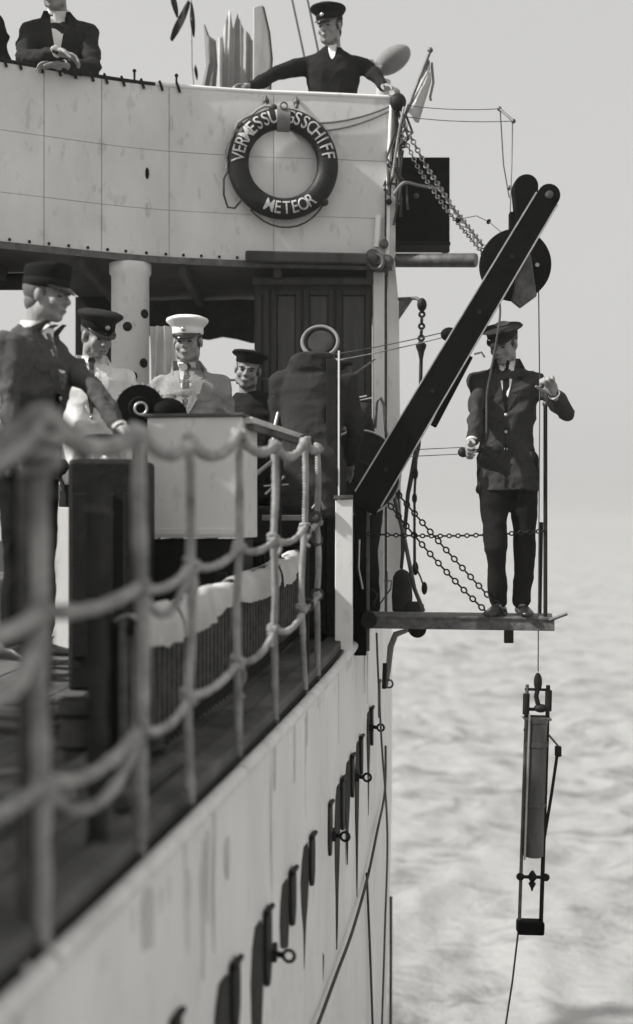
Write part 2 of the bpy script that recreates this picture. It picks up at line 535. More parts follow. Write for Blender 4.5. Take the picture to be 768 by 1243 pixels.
def on_hull(x, y):
    """depth and point on the ship side for a photograph pixel"""
    lo, hi = 1.5, 11.9
    for _ in range(60):
        d = (lo + hi) / 2
        if gx(d) / d * FPX + CX < x: lo = d
        else: hi = d
    return d, Vector((gx(d), d, (CY - y) / FPX * d))
def side_patch(d, z, hw, prof, off, th, mt, name, parent):
    """tapering mark on the ship side; prof = (drop, half width, sideways shift)"""
    g = []
    for drop, h, sh in prof:
        g.append([Vector((gx(d + sh + u * h) + off, d + sh + u * h, z - drop)) for u in (-1, -.5, 0, .5, 1)])
    return M().grid(g, th, (1, 0, 0)).build(name, mt, parent, 0)
scup = [(205, 1235), (280, 1168), (320, 1104), (351, 1056), (375, 1013), (397, 974), (413, 944), (425, 916), (436, 893), (449, 858), (458, 826)]
for i, (x, y) in enumerate(scup):
    d, p = on_hull(x, y)
    rr = random.Random(i)
    L = .22 + .08 * rr.random()
    z = p.z
    hw = .055
    # iron flap standing off the plate, rounded foot, hinge on top
    fl = M()
    prof = [(-.0, hw * .55), (.015, hw * .9), (.10, hw), (L * .75, hw * .95), (L * .95, hw * .6), (L, hw * .2)]
    g = [[Vector((gx(d + u * h) + .020 + .004 * math.cos(u * 1.5), d + u * h + .03, z - drop)) for u in (-1, -.3, .3, 1)] for drop, h in prof]
    fl.grid(g, .016, (1, 0, 0))
    o = fl.build('scupper_flap', MT['iron'], hull, 30, .004)
    M().tube([Vector((gx(d - .03) + .016, d - hw + .03, z - .01)), Vector((gx(d + .08) + .016, d + hw + .03, z - .01))], .011, 8).build('hinge', MT['iron'], o, 40)
    LL = .40 + .42 * rr.random(); h2 = .11
    side_patch(d, z - .02, hw, [(0, h2 * .4, -.10), (.06, h2 * .8, -.10), (L * .6, h2 * .95, -.11), (L * .9 + (LL - L) * .3, h2 * .66, -.12), (L * .9 + (LL - L) * .65, h2 * .36, -.125), (LL, h2 * .2, -.13), (LL + .10, .004, -.134)],
               .003, .005, MT['rust'], 'rust_streak', hull)
for (x, y0, y1, hw) in ((276, 1016, 1068, .03), (178, 1078, 1190, .06), (226, 1056, 1180, .03), (246, 1046, 1190, .02), (333, 900, 960, .018), (357, 880, 950, .016), (372, 862, 905, .014)):
    d, p = on_hull(x, y0)
    drop = (y1 - y0) / FPX * d
    side_patch(d, p.z, hw, [(0, hw * .4, 0), (drop * .15, hw, 0), (drop * .7, hw * .8, 0), (drop, hw * .1, 0)], .003, .004, MT['faint'], 'faint_streak', hull)
rq = random.Random(21)
for i in range(18):
    d = rq.uniform(2.2, 9.5); z = zg(d) - rq.uniform(.03, .10); dr = rq.uniform(.08, .45); hw = rq.uniform(.005, .018)
    side_patch(d, z, hw, [(0, hw * .8, 0), (dr * .2, hw, .003), (dr * .55, hw * .55, -.004), (dr * .8, hw * .3, .002), (dr, hw * .05, 0)], .002, .003, MT['faint'], 'faint_streak', hull)
# eye bolts on the ship side
for (x, y) in ((336, 1156), (409, 1013), (438, 942), (456, 882)):
    d, p = on_hull(x - 8, y)
    o = M().box(p + Vector((.012, 0, 0)), .03, .09, .05).build('eye_plate', MT['iron'], hull, 0, .004)
    M().tube([p, p + Vector((.045, -.03, 0))], .012, 8).torus(p + Vector((.072, -.04, 0)), (.2, 1, 0), .022, .007, 18, 8).build('eye_ring', MT['iron'], o, 60)
# lines hanging down the ship side
def rope(name, pts, r, mt, label=None, cat='rope', n=7, parent=None, group=None, lay=False):
    P_ = [Vector(p) for p in pts]
    # smooth by Catmull-Rom
    out_ = []
    for i in range(len(P_) - 1):
        p0 = P_[max(i - 1, 0)]; p1 = P_[i]; p2 = P_[i + 1]; p3 = P_[min(i + 2, len(P_) - 1)]
        k = 6 if len(P_) > 2 else 1
        for j in range(k):
            t = j / k
            out_.append(.5 * ((2 * p1) + (p2 - p0) * t + (2 * p0 - 5 * p1 + 4 * p2 - p3) * t * t + (3 * p1 - p0 - 3 * p2 + p3) * t ** 3))
    out_.append(P_[-1])
    o = (M().lay(out_, r) if lay else M().tube(out_, r, n)).build(name, mt, parent, 60)
    if parent is None: tag(o, label, cat, group)
    return o
def hp(x, y, off=.03):
    d, p = on_hull(x, y); p.x += off; return p
rope('hanging_line', [hp(463, 905), hp(462, 960), hp(452, 1010), hp(440, 1065), hp(421, 1130), hp(400, 1185), hp(375, 1250), hp(352, 1300)], .009, MT['drope'], 'dark line curving down and left across the white ship side')
rope('hanging_line', [hp(441, 1060, .02), hp(445, 1150, .02), hp(449, 1260, .02)], .008, MT['drope'], 'straight dark line hanging below the curved line on ship side')
d0, p0 = on_hull(470, 1090)
rope('hanging_line', [Vector((p0.x + .03, p0.z and d0, -3.0)), Vector((p0.x + .025, d0, -4.2)), Vector((p0.x + .0, d0 - .1, -5.2))], .012, MT['drope'], 'short thick line hanging at the far edge of ship side')
rope('hanging_line', [P(457, 768, 7.6), P(459, 820, 7.6), P(463, 900, 7.8), P(470, 1010, 8.0), P(467, 1130, 8.0), P(463, 1260, 8.0)], .007, MT['wire'], 'thin wire hanging from the platform root past the ship side')

# ------------------------------------------------------------------ deck
deck = None
def make_deck():
    global deck
    m = M()
    ds = [-16 + i * .75 for i in range(38)] + [12.1, 12.3, 12.5, 12.7]
    offs = [0.012, .5, 1, 2, 3, 4, 5.2]
    g = []
    for d in ds:
        row = []
        for o in offs:
            p = dk(o, d, -.016)
            if p.x < centre_x(d): p.x = centre_x(d)
            row.append(p)
        for o in reversed(offs[:-1]):
            q = dk(o, d, -.016); row.append(Vector((2 * centre_x(d) - q.x, q.y, q.z)))
        g.append(row)
    vv = [p for r in g for p in r]; n = len(g[0])
    ff = [(i * n + j, i * n + j + 1, (i + 1) * n + j + 1, (i + 1) * n + j) for i in range(len(g) - 1) for j in range(n - 1)]
    m.add(vv, ff)
    deck = m.build('deck', MT['deckgap'], None, 0, base=(0, 0, 0)); deck['kind'] = 'structure'
    # waterway bar at the edge
    pts = [dk(.07, -2 + i * .5, .012) for i in range(26)]
    g = [[dk(.03, -2 + i * .5, .03), dk(.12, -2 + i * .5, .03)] for i in range(26)]
    M().grid(g, .05, (0, 0, 1)).build('waterway', MT['wood'], deck, 0, .006)
    wv = .115
    for k in range(30):
        off = .14 + k * (wv + .006)
        cuts = [-3.0, 1.4 + (k % 3) * 1.1, 5.0 + (k % 2) * 1.3, 9.2]
        for a, b in zip(cuts[:-1], cuts[1:]):
            nn = 5
            dz = random.uniform(-.002, .002)
            g = []
            for i in range(nn + 1):
                d = a + .004 + (b - a - .008) * i / nn
                g.append([dk(off, d, dz), dk(off + wv, d, dz)])
            M().grid(g, .022, (0, 0, 1)).build('plank', MT['wood'], deck, 0)
make_deck()

# ------------------------------------------------------------------ bridge
BX = [-6, -5, -3, -1.93, -1.355, -1.04, -.45, .1, .525]
BD = [5.9, 6.3, 7.0, 7.54, 7.83, 7.96, 8.09, 8.15, 8.21]
def bd(X):
    s = 0; ws = 0
    for u in (-.16, -.08, 0, .08, .16):
        s += float(np.interp(X + u, BX, BD)); ws += 1
    return s / ws
def bX(x):
    X = -1.0
    for _ in range(40): X = (x - CX) / FPX * bd(X)
    return X
ZB, ZT = 1.73, 2.84
bridge = thing('ship_bridge', 'curved pale plated bridge front overhanging the deck, with riveted lower edge', 'ship bridge', (-.7, 8.1, ZB))
cols = [-6.0, -5.1, -4.3, -3.5, -2.75, bX(-20) - .02, bX(53), bX(123), bX(205), bX(332), .525]
rows = [ZB, 2.045, 2.425, ZT]
def fpt(X, z, off=0.0):
    d = bd(X); dX = (bd(X + .01) - bd(X - .01)) / .02
    n = Vector((dX, -1, 0)).normalized()
    return Vector((X, d, z)) + n * off
for i in range(len(cols) - 1):
    for j in range(3):
        a, b = cols[i] + .002, cols[i + 1] - .002
        n = max(2, int((b - a) / .12))
        bow = random.uniform(.002, .009)
        g = []
        zs_ = [rows[j] + .0015 + (rows[j + 1] - rows[j] - .003) * t for t in (0, .33, .67, 1)]
        for kz, z in enumerate(zs_):
            g.append([fpt(a + (b - a) * k / n, z, .004 + bow * math.sin(math.pi * k / n) * (1 if kz in (1, 2) else .2)) for k in range(n + 1)])
        M().grid(g, .006, (0, -1, 0)).build('plate', MT['bulwark'], bridge, 30)
g = [[fpt(-6 + 6.525 * k / 60, z, -.004) for k in range(61)] for z in (ZB, ZT)]
M().grid(g, .02, (0, -1, 0)).build('backing_wall', MT['seam'], bridge, 30)
# outboard end of the wing, running aft
M().grid([[Vector((.521, 8.222, z)), Vector((.51, 9.4, z)), Vector((.48, 10.6, z))] for z in (ZB, ZT)], .025, (1, 0, 0)).build('end_wall', MT['bulwark'], bridge, 0)
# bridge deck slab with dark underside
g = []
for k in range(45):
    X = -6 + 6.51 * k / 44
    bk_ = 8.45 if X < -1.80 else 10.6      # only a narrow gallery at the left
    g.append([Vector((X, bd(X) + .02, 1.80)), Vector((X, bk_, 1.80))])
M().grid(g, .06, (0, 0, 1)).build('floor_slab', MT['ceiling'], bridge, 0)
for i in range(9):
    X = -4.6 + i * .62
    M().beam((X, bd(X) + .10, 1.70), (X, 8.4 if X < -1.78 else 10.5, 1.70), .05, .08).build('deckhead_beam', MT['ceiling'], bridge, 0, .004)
# lower angle iron and rivets
g = [[fpt(-6 + 6.5 * k / 60, z, .018) for k in range(61)] for z in (ZB - .03, ZB + .012)]
M().grid(g, .014, (0, -1, 0)).build('lower_angle', MT['iron2'], bridge, 30)
rv = M()
k = -2.9
while k < -.5:
    c = fpt(k, ZB + .030, .008); rv.ell(c, (.010, .010, .010), None, 7, 5)
    k += .118 + random.uniform(-.01, .01)
tag(rv.build('rivets', MT['iron'], bridge, 60), kind='stuff')
# handrail along the top, dark lashed part at the left, bright pipe at the right
M().tube([fpt(bX(188) + (0.53 - bX(188)) * i / 20, ZT + .012, -.002) for i in range(21)], .016, 10).build('handrail', MT['white'], bridge, 60)
M().tube([fpt(-6 + (bX(188) + 6) * i / 50, ZT + .010, 0) for i in range(51)], .014, 8).build('dark_rail', MT['iron'], bridge, 60)
la = M(); X = -2.9
while X < -.9:
    la.tube([fpt(X, ZT + .03, .012), fpt(X + .012, ZT - .012, .020), fpt(X + .02, ZT - .03, .012)], .009, 6); X += .10 + random.uniform(-.02, .02)
tag(la.build('lashings', MT['iron'], bridge, 60), kind='stuff')
for X in (bX(163), bX(214)):
    c = fpt(X, ZT + .04, 0); M().tube([c - Vector((0, 0, .03)), c + Vector((0, 0, .035))], .007, 8).ell(c + Vector((0, 0, .04)), (.013, .013, .013), None, 8, 6).build('rail_pin', MT['iron'], bridge, 60)
# hawse slot in the plating and the drip below it
X = bX(178); c = fpt(X, 2.27, .011)
M().ell(c, (.013, .006, .038), None, 12, 9).build('oval_opening', MT['black'], bridge, 60)
M().tube([fpt(X, 2.08, .012), fpt(X - .002, 2.00, .012)], .004, 6).build('pale_drip', MT['canvas'], bridge, 60)
# brackets above the ring buoy and rope bights hung along the upper right of the front
bk = M()
for dx in (-.10, .10):
    bk.tube([fpt(-.235 + dx, ZT - .02, .01), fpt(-.235 + dx, ZT - .06, .045), fpt(-.235 + dx, ZT - .10, .05)], .012, 8)
    bk.ell(fpt(-.235 + dx, ZT - .06, .04), (.022, .022, .026), None, 10, 7)
bk.build('buoy_bracket', MT['iron2'], bridge, 60)
rp = M()
for dz, sag in ((-.07, .12), (-.09, .15)):
    pts = [fpt(-.12 + .62 * t, ZT + dz - sag * math.sin(math.pi * min(1, t * .5 + .42)) ** 1.0 + .05 * t * t, .03) for t in [i / 12 for i in range(13)]]
    rp.tube(pts, .008, 7)
rp.build('slack_line', MT['gcanvas'], bridge, 60)

# header beam over the cabin, in front of the bridge's lower edge
tag(M().beam((-.46, 7.98, 1.745), (.33, 8.06, 1.745), .07, .075).build('header_beam', MT['darkwood'], None, 0, .012),
    'dark wooden beam along the lower edge of bridge, over the panelled cabin', 'beam')

# dark panelled cabin under the bridge
CA, CB, CD_ = -.42, .375, 8.32
zf = deck_z(0, 8.5)
cabin = thing('deck_cabin', 'dark wooden cabin with panelled front under the bridge', 'cabin', (0, CD_, zf))
H = 1.70 - zf
M().box((( CA + CB) / 2, CD_ + .45, zf + H / 2), CB - CA, .84, H).build('wall', MT['darkwood'], cabin, 0, .006)
px = [CA + .03, CA + .16, CA + .38, CA + .60, CB - .03]
for a, b in ((CA + .01, CA + .10), (CA + .115, CA + .315), (CA + .335, CA + .535), (CA + .555, CB - .01)):
    for z0, z1 in ((zf + .12, zf + .95), (zf + 1.02, zf + H - .10)):
        cx_, cz_ = (a + b) / 2, (z0 + z1) / 2
        fr = M()
        for (xx, zz, sx, sz) in ((a + .018, cz_, .036, z1 - z0), (b - .018, cz_, .036, z1 - z0), (cx_, z0 + .018, b - a - .072, .036), (cx_, z1 - .018, b - a - .072, .036)):
            fr.box((xx, CD_ + .018, zz), sx, .03, sz)
        o = fr.build('panel_frame', MT['darkwood'], cabin, 0, .004)
        if b - a > .12:
            M().box((cx_, CD_ + .026, cz_), b - a - .085, .012, z1 - z0 - .085).build('panel', MT['darkwood2'], o, 0, .003)
M().box(((CA + CB) / 2, CD_ + .0, zf + H - .045), CB - CA + .02, .05, .05).build('cornice', MT['darkwood2'], cabin, 0, .006)
M().ell((CA + .36, CD_ - .01, zf + 1.55), (.012, .012, .012), None, 8, 6).build('knob', MT['brass'], cabin, 60)

# bulkhead and hanging dark screen beyond, leaving gaps of bright sky
bkh = M().box((-1.66, 9.3, .6), .30, .06, 2.26).build('bulkhead', MT['iron'], None, 0, .005)
tag(bkh, 'narrow dark bulkhead under the bridge left of the pale pillar', 'bulkhead')
sc_ = M(); g = []
for i in range(13):
    X = -1.70 + 1.32 * i / 12
    zb = 1.50 - .10 * (i / 12) - .015 * math.sin(i * 1.9)
    g.append([Vector((X, 9.35 + .03 * math.sin(i * 1.7), 1.72)), Vector((X, 9.35 + .05 * math.sin(i * 1.7), (1.72 + zb) / 2)), Vector((X, 9.35 + .06 * math.sin(i * 1.7 + .4), zb))])
sc_.grid(g, .012, (0, -1, 0))
tag(sc_.build('canvas_screen', MT['dcanvas'], None, 60), 'dark canvas screen hanging under the bridge behind the white-capped man', 'canvas screen')
M_ = M().tube([(-4.5, 8.40, 1.67), (-1.85, 8.40, 1.67)], .06, 10).build('awning_roll', MT['dcanvas'], None, 60)
tag(M_, 'dark rolled awning slung beneath the bridge at the far left', 'awning')

# pale pillar under the bridge
pc = P(158, 640, 8.0)
zf = deck_z(pc.x, 8.0)
pil = thing('bridge_pillar', 'pale round pillar with dark bosses holding up the bridge', 'pillar', (pc.x, 8.0, zf))
M().lathe((pc.x, 8.0, zf), (0, 0, 1), [(.16, 0), (.16, .03), (.122, .05), (.122, 1.62 - zf), (.135, 1.64 - zf), (.135, 1.70 - zf)], 28).build('shaft', MT['white'], pil, 40)
for (x, y) in ((158, 397), (177, 380), (176, 440), (164, 457)):
    dx = (x - 158) / FPX * 7.9
    c = Vector((pc.x + dx, 8.0 - math.sqrt(max(.122 ** 2 - dx * dx, 0)) + .002, (CY - y) / FPX * 7.9))
    n_ = Vector((dx, c.y - 8.0, 0)).normalized()
    M().lathe(c, n_, [(.030, -.01), (.030, .008), (.022, .016), (.010, .018)], 14).build('boss', MT['iron'], pil, 40)
# white cloth hung beside the pillar
g = []
for i in range(9):
    X0 = P(181, 640, 7.6).x; X1 = P(214, 640, 7.6).x
    X = X0 + (X1 - X0) * i / 8
    g.append([Vector((X + .01 * math.sin(i + k), 7.62 + .022 * math.sin(i * 2.2 + .2 * k), 1.24 - (1.75) * k / 8)) for k in range(9)])
tag(M().grid(g, .008, (0, -1, 0)).build('hung_cloth', MT['canvas'], None, 70), 'long white cloth hanging beside the pale pillar', 'cloth')

# white corner post and side strip of the superstructure, from wing to rail
zf = zg(8.3) + .02
post = thing('corner_post', 'tall white corner post below the wing of the bridge', 'post', (.44, 8.33, zf))
M().box((.418, 8.33, (1.72 + zf) / 2), .075, .10, 1.70 - zf).build('flange', MT['white'], post, 0, .006)
M().box((.47, 8.41, (1.72 + zf) / 2), .022, .08, 1.70 - zf).build('web', MT['iron2'], post, 0, .004)
M().prism([(0, 0), (.105, 0), (.085, 1.0), (.075, 2.1), (.05, 2.36), (0, 2.36)], (.483, 8.36, zf), (1, 0, 0), (0, 0, 1), .03).build('side_strip', MT['white'], post, 0, .005)
o = M().tube([P(455, 520, 8.1), P(457, 488, 8.1), P(462, 483, 8.1), P(466, 492, 8.1), P(471, 560, 8.1)], .011, 8).build('bent_pipe', MT['iron2'], post, 60)
# ------------------------------------------------------------------ lifebuoy
def make_buoy():
    X0 = bX(342); c = fpt(X0, 0, .085); c.z = (CY - 199) / FPX * c.y
    nrm = Vector((.12, -1, 0)).normalized()
    ux = Vector((-nrm.y, nrm.x, 0)) ; uz = Vector((0, 0, 1))
    if ux.x < 0: ux = -ux
    t = thing('lifebuoy', 'dark lifebuoy with white ship name lettering hung on the bridge front', 'lifebuoy', c - uz * .36)
    Rm, r = .293, .070
    m = M(); rs = []
    n, k = 64, 18
    vv = []
    for i in range(n):
        a = 2 * math.pi * i / n
        dr = ux * math.cos(a) + uz * math.sin(a)
        for j in range(k):
            b = 2 * math.pi * j / k
            vv.append(c + dr * (Rm + r * math.cos(b)) + nrm * (r * .82 * math.sin(b)))
    ff = [(i * k + j, i * k + (j + 1) % k, ((i + 1) % n) * k + (j + 1) % k, ((i + 1) % n) * k + j) for i in range(n) for j in range(k)]
    m.add(vv, ff).build('ring', MT['buoy'], t, 60)
    def surf(a, rho, lift=.002):
        q = max(-1, min(1, (rho - Rm) / r))
        return c + (ux * math.cos(a) + uz * math.sin(a)) * rho + nrm * (r * .82 * math.sqrt(1 - q * q) + lift)
    def letters(txt, a0, step, inward, h):
        for i, ch in enumerate(txt):
            if ch == ' ': continue
            cu = bpy.data.curves.new('t', 'FONT'); cu.body = ch; cu.size = 1.0; cu.align_x = 'CENTER'; cu.offset = .004
            ob = bpy.data.objects.new('t', cu); COL.objects.link(ob)
            dg = bpy.context.evaluated_depsgraph_get()
            me = bpy.data.meshes.new_from_object(ob.evaluated_get(dg))
            bpy.data.objects.remove(ob)
            bm = bmesh.new(); bm.from_mesh(me)
            bmesh.ops.subdivide_edges(bm, edges=[e for e in bm.edges if e.calc_length() > .2], cuts=2)
            bmesh.ops.triangulate(bm, faces=bm.faces)
            xs = [v.co.x for v in bm.verts]; xm = (min(xs) + max(xs)) / 2
            a = a0 + step * i
            fv = []
            for v in bm.verts:
                u = (v.co.x - xm) * h * .98; w_ = (v.co.y - .345) * h * 1.25
                if inward: fv.append((a - u / Rm, Rm + w_ + .004))
                else: fv.append((a + u / Rm, Rm - w_ + .002))
            top = [surf(aa, rr, .0045) for aa, rr in fv]; bot = [surf(aa, rr, -.004) for aa, rr in fv]
            nV = len(fv)
            fs = [tuple(v.index for v in f.verts) for f in bm.faces]
            fsb = [tuple(q + nV for q in reversed(f)) for f in fs]
            edge = [e for e in bm.edges if len(e.link_faces) == 1]
            side = [(e.verts[0].index, e.verts[1].index, e.verts[1].index + nV, e.verts[0].index + nV) for e in edge]
            bm.free()
            mm = M().add(top + bot, fs + fsb + side)
            mm.build('letter', MT['letter'], t, 0)
            bpy.data.meshes.remove(me); bpy.data.curves.remove(cu)
    D = math.radians
    letters('VERMESSUNGSSCHIFF', D(176), -D(10.4), True, .098)
    letters('METEOR', D(252), D(10.8), False, .092)
    # canvas strap over the top, covering part of the lettering
    g = []
    for i in range(7):
        u = (-.5 + i / 6) * .085
        col_ = []
        for j in range(11):
            b = math.radians(-25 + 230 * j / 10)
            col_.append(c + ux * u + uz * (Rm + (r + .010) * math.cos(b)) + nrm * ((r * .82 + .010) * math.sin(b)))
        g.append(col_)
    M().grid(g, .005, tuple((nrm * .5 + uz * .3).normalized())).build('strap', MT['gcanvas'], t, 60)
    M().torus(c + uz * (Rm + .065) + nrm * .06, nrm, .022, .006, 18, 8).build('strap_ring', MT['iron2'], t, 60)
    # grab line: loose bights round the rim
    def rim(a, ro, f): return c + (ux * math.cos(a) + uz * math.sin(a)) * ro + nrm * f
    pts = [rim(D(x_), Rm + r + .012 + .01 * math.sin(x_), .02) for x_ in range(100, 192, 8)]
    M().tube(pts, .009, 7).build('grab_line', MT['rope'], t, 60)
    pts = [rim(D(190), Rm + .07, .02), rim(D(197), Rm + .11, .03), c + ux * -.385 + uz * -.22 + nrm * .03, c + ux * -.36 + uz * -.30 + nrm * .03, c + ux * -.315 + uz * -.305 + nrm * .03, c + ux * -.27 + uz * -.25 + nrm * .04]
    M().tube(pts, .007, 7).build('grab_line', MT['drope'], t, 60)
    pts = [rim(D(235 + x_ * 8), Rm + .075 + .045 * math.sin(math.pi * x_ / 10), .0) for x_ in range(11)]
    M().tube(pts, .006, 7).build('grab_line', MT['drope'], t, 60)
    for a in (318, 140, 100):
        M().ell(rim(D(a), Rm + r, .01), (.028, .028, .026), None, 10, 7).build('line_seizing', MT['drope'], t, 60)
make_buoy()

# ------------------------------------------------------------------ chains
def links(path, L, r, wd):
    """path: list of points; real oval links, each turned a quarter against the next"""
    m = M()
    pts = [Vector(p) for p in path]
    seg = []; tot = 0
    for a, b in zip(pts[:-1], pts[1:]): seg.append((tot, a, b)); tot += (b - a).length
    n = int(tot / (L * .74))
    for i in range(n):
        s_ = (i + .5) * tot / n
        for t0, a, b in reversed(seg):
            if s_ >= t0: break
        dr = (b - a).normalized(); c = a + dr * (s_ - t0)
        u = dr.cross(Vector((0, 1, .15))).normalized(); v2 = dr.cross(u)
        if i % 2: u = v2
        q = []
        for j in range(10):
            th = 2 * math.pi * j / 10
            q.append(c + dr * (L / 2 - r) * math.cos(th) * (1.0) + u * (wd / 2) * math.sin(th))
        q.append(q[0]); q.append(q[1])
        m.tube(q[:11], r, 5, False)
    return m
def sagline(a, b, sag, n=14):
    a = Vector(a); b = Vector(b)
    return [a.lerp(b, i / n) - Vector((0, 0, sag * 4 * (i / n) * (1 - i / n))) for i in range(n + 1)]

# ------------------------------------------------------------------ outboard platform, its stanchion and the boom
def plat(u, v, z):
    """u metres outboard from the ship side, v metres forward/aft of the platform's near edge"""
    o = Vector((.255, 7.14, 0)); ax = Vector((.986, -.169, 0)); ay = Vector((.169, .986, 0))
    return o + ax * u + ay * v + Vector((0, 0, z))
ZP = -.505
pf = thing('outboard_platform', 'narrow steel platform jutting out over the sea from the ship side', 'platform', plat(.5, .15, ZP - .1))
M().beam(plat(-.02, .02, ZP - .042), plat(1.10, .02, ZP - .042), .035, .075).build('edge_beam', MT['platform'], pf, 0, .004)
M().beam(plat(-.02, .02, ZP - .010), plat(1.10, .02, ZP - .010), .055, .014).build('edge_angle', MT['platform'], pf, 0, .003)
M().beam(plat(-.02, .32, ZP - .042), plat(1.08, .32, ZP - .042), .035, .075).build('edge_beam', MT['platform'], pf, 0, .004)
for i in range(5):
    v = .075 + i * .052
    M().beam(plat(.0, v, ZP - .012), plat(1.09, v, ZP - .012), .044, .022).build('plank', MT['platform'], pf, 0, .003)
for u in (.03, .55, 1.06):
    M().beam(plat(u, .04, ZP - .05), plat(u, .30, ZP - .05), .03, .05).build('cross_bar', MT['iron'], pf, 0, .003)
M().box(plat(.845, .02, ZP - .115), .052, .03, .075).build('lug', MT['iron'], pf, 0, .004)
br = M(); br.lathe(plat(.30, .30, ZP - .10), (0, 1, 0), [(.05, -.03), (.055, -.02), (.055, .04), (.045, .05)], 16)
br.build('pivot', MT['iron'], pf, 40)
M().tube([plat(1.07, .0, ZP - .02), plat(1.17, -.01, ZP + .02)], .009, 8).build('pin', MT['iron2'], pf, 60)
# upright at the outer end
M().tube([plat(1.05, .05, ZP), plat(1.05, .05, .70)], .012, 10).build('rail_post', MT['iron'], pf, 60)
M().tube([plat(1.02, .30, ZP), plat(1.03, .30, .03)], .012, 10).build('rail_post', MT['iron'], pf, 60)
M().ell(plat(1.05, .05, .70), (.018, .018, .018), None, 10, 7).build('post_knob', MT['iron2'], pf, 60)
M().torus(plat(1.05, .05, -.02), (1, 0, 0), .022, .008, 16, 8).build('chain_eye', MT['iron'], pf, 60)
# guard chains
tag(links(sagline(P(446, 648, 7.12), plat(1.05, .05, -.02), .02), .034, .0045, .022).build('guard_chain', MT['iron'], None, 60), 'thin chain strung level across the standing man at knee height', 'chain')
tag(links(sagline(P(482, 598, 7.05), plat(.83, .04, ZP + .01), .015), .046, .0052, .028).build('support_chain', MT['iron'], None, 60), 'upper slanting chain from boom foot down to platform', 'chain')
tag(links(sagline(P(463, 600, 7.1), plat(.73, .05, ZP + .01), .03), .046, .0052, .028).build('support_chain', MT['iron'], None, 60), 'lower slanting chain from boom foot sagging to the platform', 'chain')

# white end board and dark stanchion at the root
zb_ = zg(6.8)
M().box((.102, 6.78, .5 * (.16 + zb_ - .02)), .098, .035, .16 - zb_ + .02)
wb = thing('end_board', 'white upright board closing the end of the rail beside dark stanchion', 'board', (.10, 6.8, zb_))
a_, b_ = P(406, 640, 6.8).x, P(428, 640, 6.8).x
M().prism([(a_, -.90), (b_, zb_ - .04), (b_, .155), (a_ + .004, .150)], (0, 6.8, 0), (1, 0, 0), (0, 0, 1), .035).build('face_board', MT['white'], wb, 0, .004)
M().beam((a_ - .004, 6.8, .163), (b_ + .002, 6.8, .168), .06, .02).build('cap_strip', MT['iron2'], wb, 0, .003)
mp_ = thing('rail_end_post', 'dark upright post with bright edge strip between the net and white board', 'post', (.075, 6.9, zb_))
M().box((P(402, 0, 6.9).x, 6.92, (.96 + zb_) / 2 - .02), .055, .05, .96 - zb_).build('post_web', MT['iron'], mp_, 0, .004)
M().box((P(411, 0, 6.9).x, 6.87, (.97 + .14) / 2), .010, .03, .85).build('edge_strip', MT['white'], mp_, 0, .002)
st = thing('platform_stanchion', 'dark heavy stanchion at ship side carrying boom foot and platform', 'stanchion', (.27, 7.14, -.75))
M().beam(P(437, 795, 7.14), P(437, 585, 7.14), .07, .09, (0, 1, 0)).build('column', MT['black'], st, 0, .006)
M().beam(P(446, 790, 7.2), P(446, 600, 7.2), .022, .06, (0, 1, 0)).build('flange', MT['iron2'], st, 0, .003)
M().lathe(P(447, 752, 7.06), (0, 1, 0), [(.045, -.05), (.05, -.04), (.05, .05), (.04, .06)], 18).build('hinge_boss', MT['iron'], st, 40)
M().tube([P(452, 735, 7.05), P(457, 722, 7.05), P(450, 715, 7.05)], .009, 8).build('hook', MT['iron'], st, 60)
M().tube([P(436, 655, 7.06), P(435, 690, 7.06), P(440, 715, 7.06)], .007, 7).build('side_line', MT['steel'], st, 60)

# boom: two cheek plates with round ends, flange bars, spacers
foot = P(446, 606, 7.10); head = P(664, 240, 6.98)
bm_ = thing('derrick_boom', 'long black slanting boom rising outboard with rounded head', 'boom', foot)
ax = (head - foot).normalized(); L = (head - foot).length
ay = Vector((0, 1, 0)).cross(ax).normalized()
if ay.x > 0: ay = -ay            # ay points up-left
az = ax.cross(ay)
def cheek(off, name):
    hw0, hw1 = .082, .064
    poly = [(-.06, -hw0), (L * .5, -hw0 * .93)] + [(L + hw1 * math.sin(a), -hw1 * math.cos(a)) for a in [math.pi * i / 12 for i in range(13)]] + [(L * .5, hw0 * .93), (-.06, hw0)]
    M().prism(poly, foot + Vector((0, off, 0)), ax, ay, .014).build(name, MT['black'], bm_, 30, .003)
cheek(-.05, 'cheek_plate'); cheek(.06, 'cheek_plate')
for sgn in (-1, 1):
    a = foot + ay * (sgn * .078) + Vector((0, .005, 0)); b = head + ay * (sgn * .060) - ax * .02 + Vector((0, .005, 0))
    M().beam(a, b, .10, .012, ay).build('flange_bar', MT['black'], bm_, 0, .003)
    M().beam(a + ay * sgn * .008 + Vector((0, -.058, 0)), b + ay * sgn * .008 + Vector((0, -.058, 0)), .010, .009, ay).build('edge_bar', MT['steel'], bm_, 0, .002)
for k in (.10, .36, .62, .80):
    c = foot + ax * (L * k); M().tube([c + Vector((0, -.066, 0)), c + Vector((0, .07, 0))], .012, 10).build('bolt', MT['iron'], bm_, 40)
c = head; M().lathe(c + Vector((0, -.075, 0)), (0, 1, 0), [(.012, 0), (.022, .004), (.022, .02), (.02, .15)], 16).build('head_pin', MT['iron2'], bm_, 40)
M().beam(foot + ax * .55 - ay * .11 + Vector((0, .01, 0)), foot + ax * 1.0 - ay * .085 + Vector((0, .01, 0)), .05, .035, ay).build('under_bracket', MT['black'], bm_, 0, .006)
q = foot + ax * 1.02 - ay * .10; M().tube([q, q - ay * .03 + ax * .03, q - ay * .06 + ax * .015], .006, 7).build('small_hook', MT['steel'], bm_, 60)

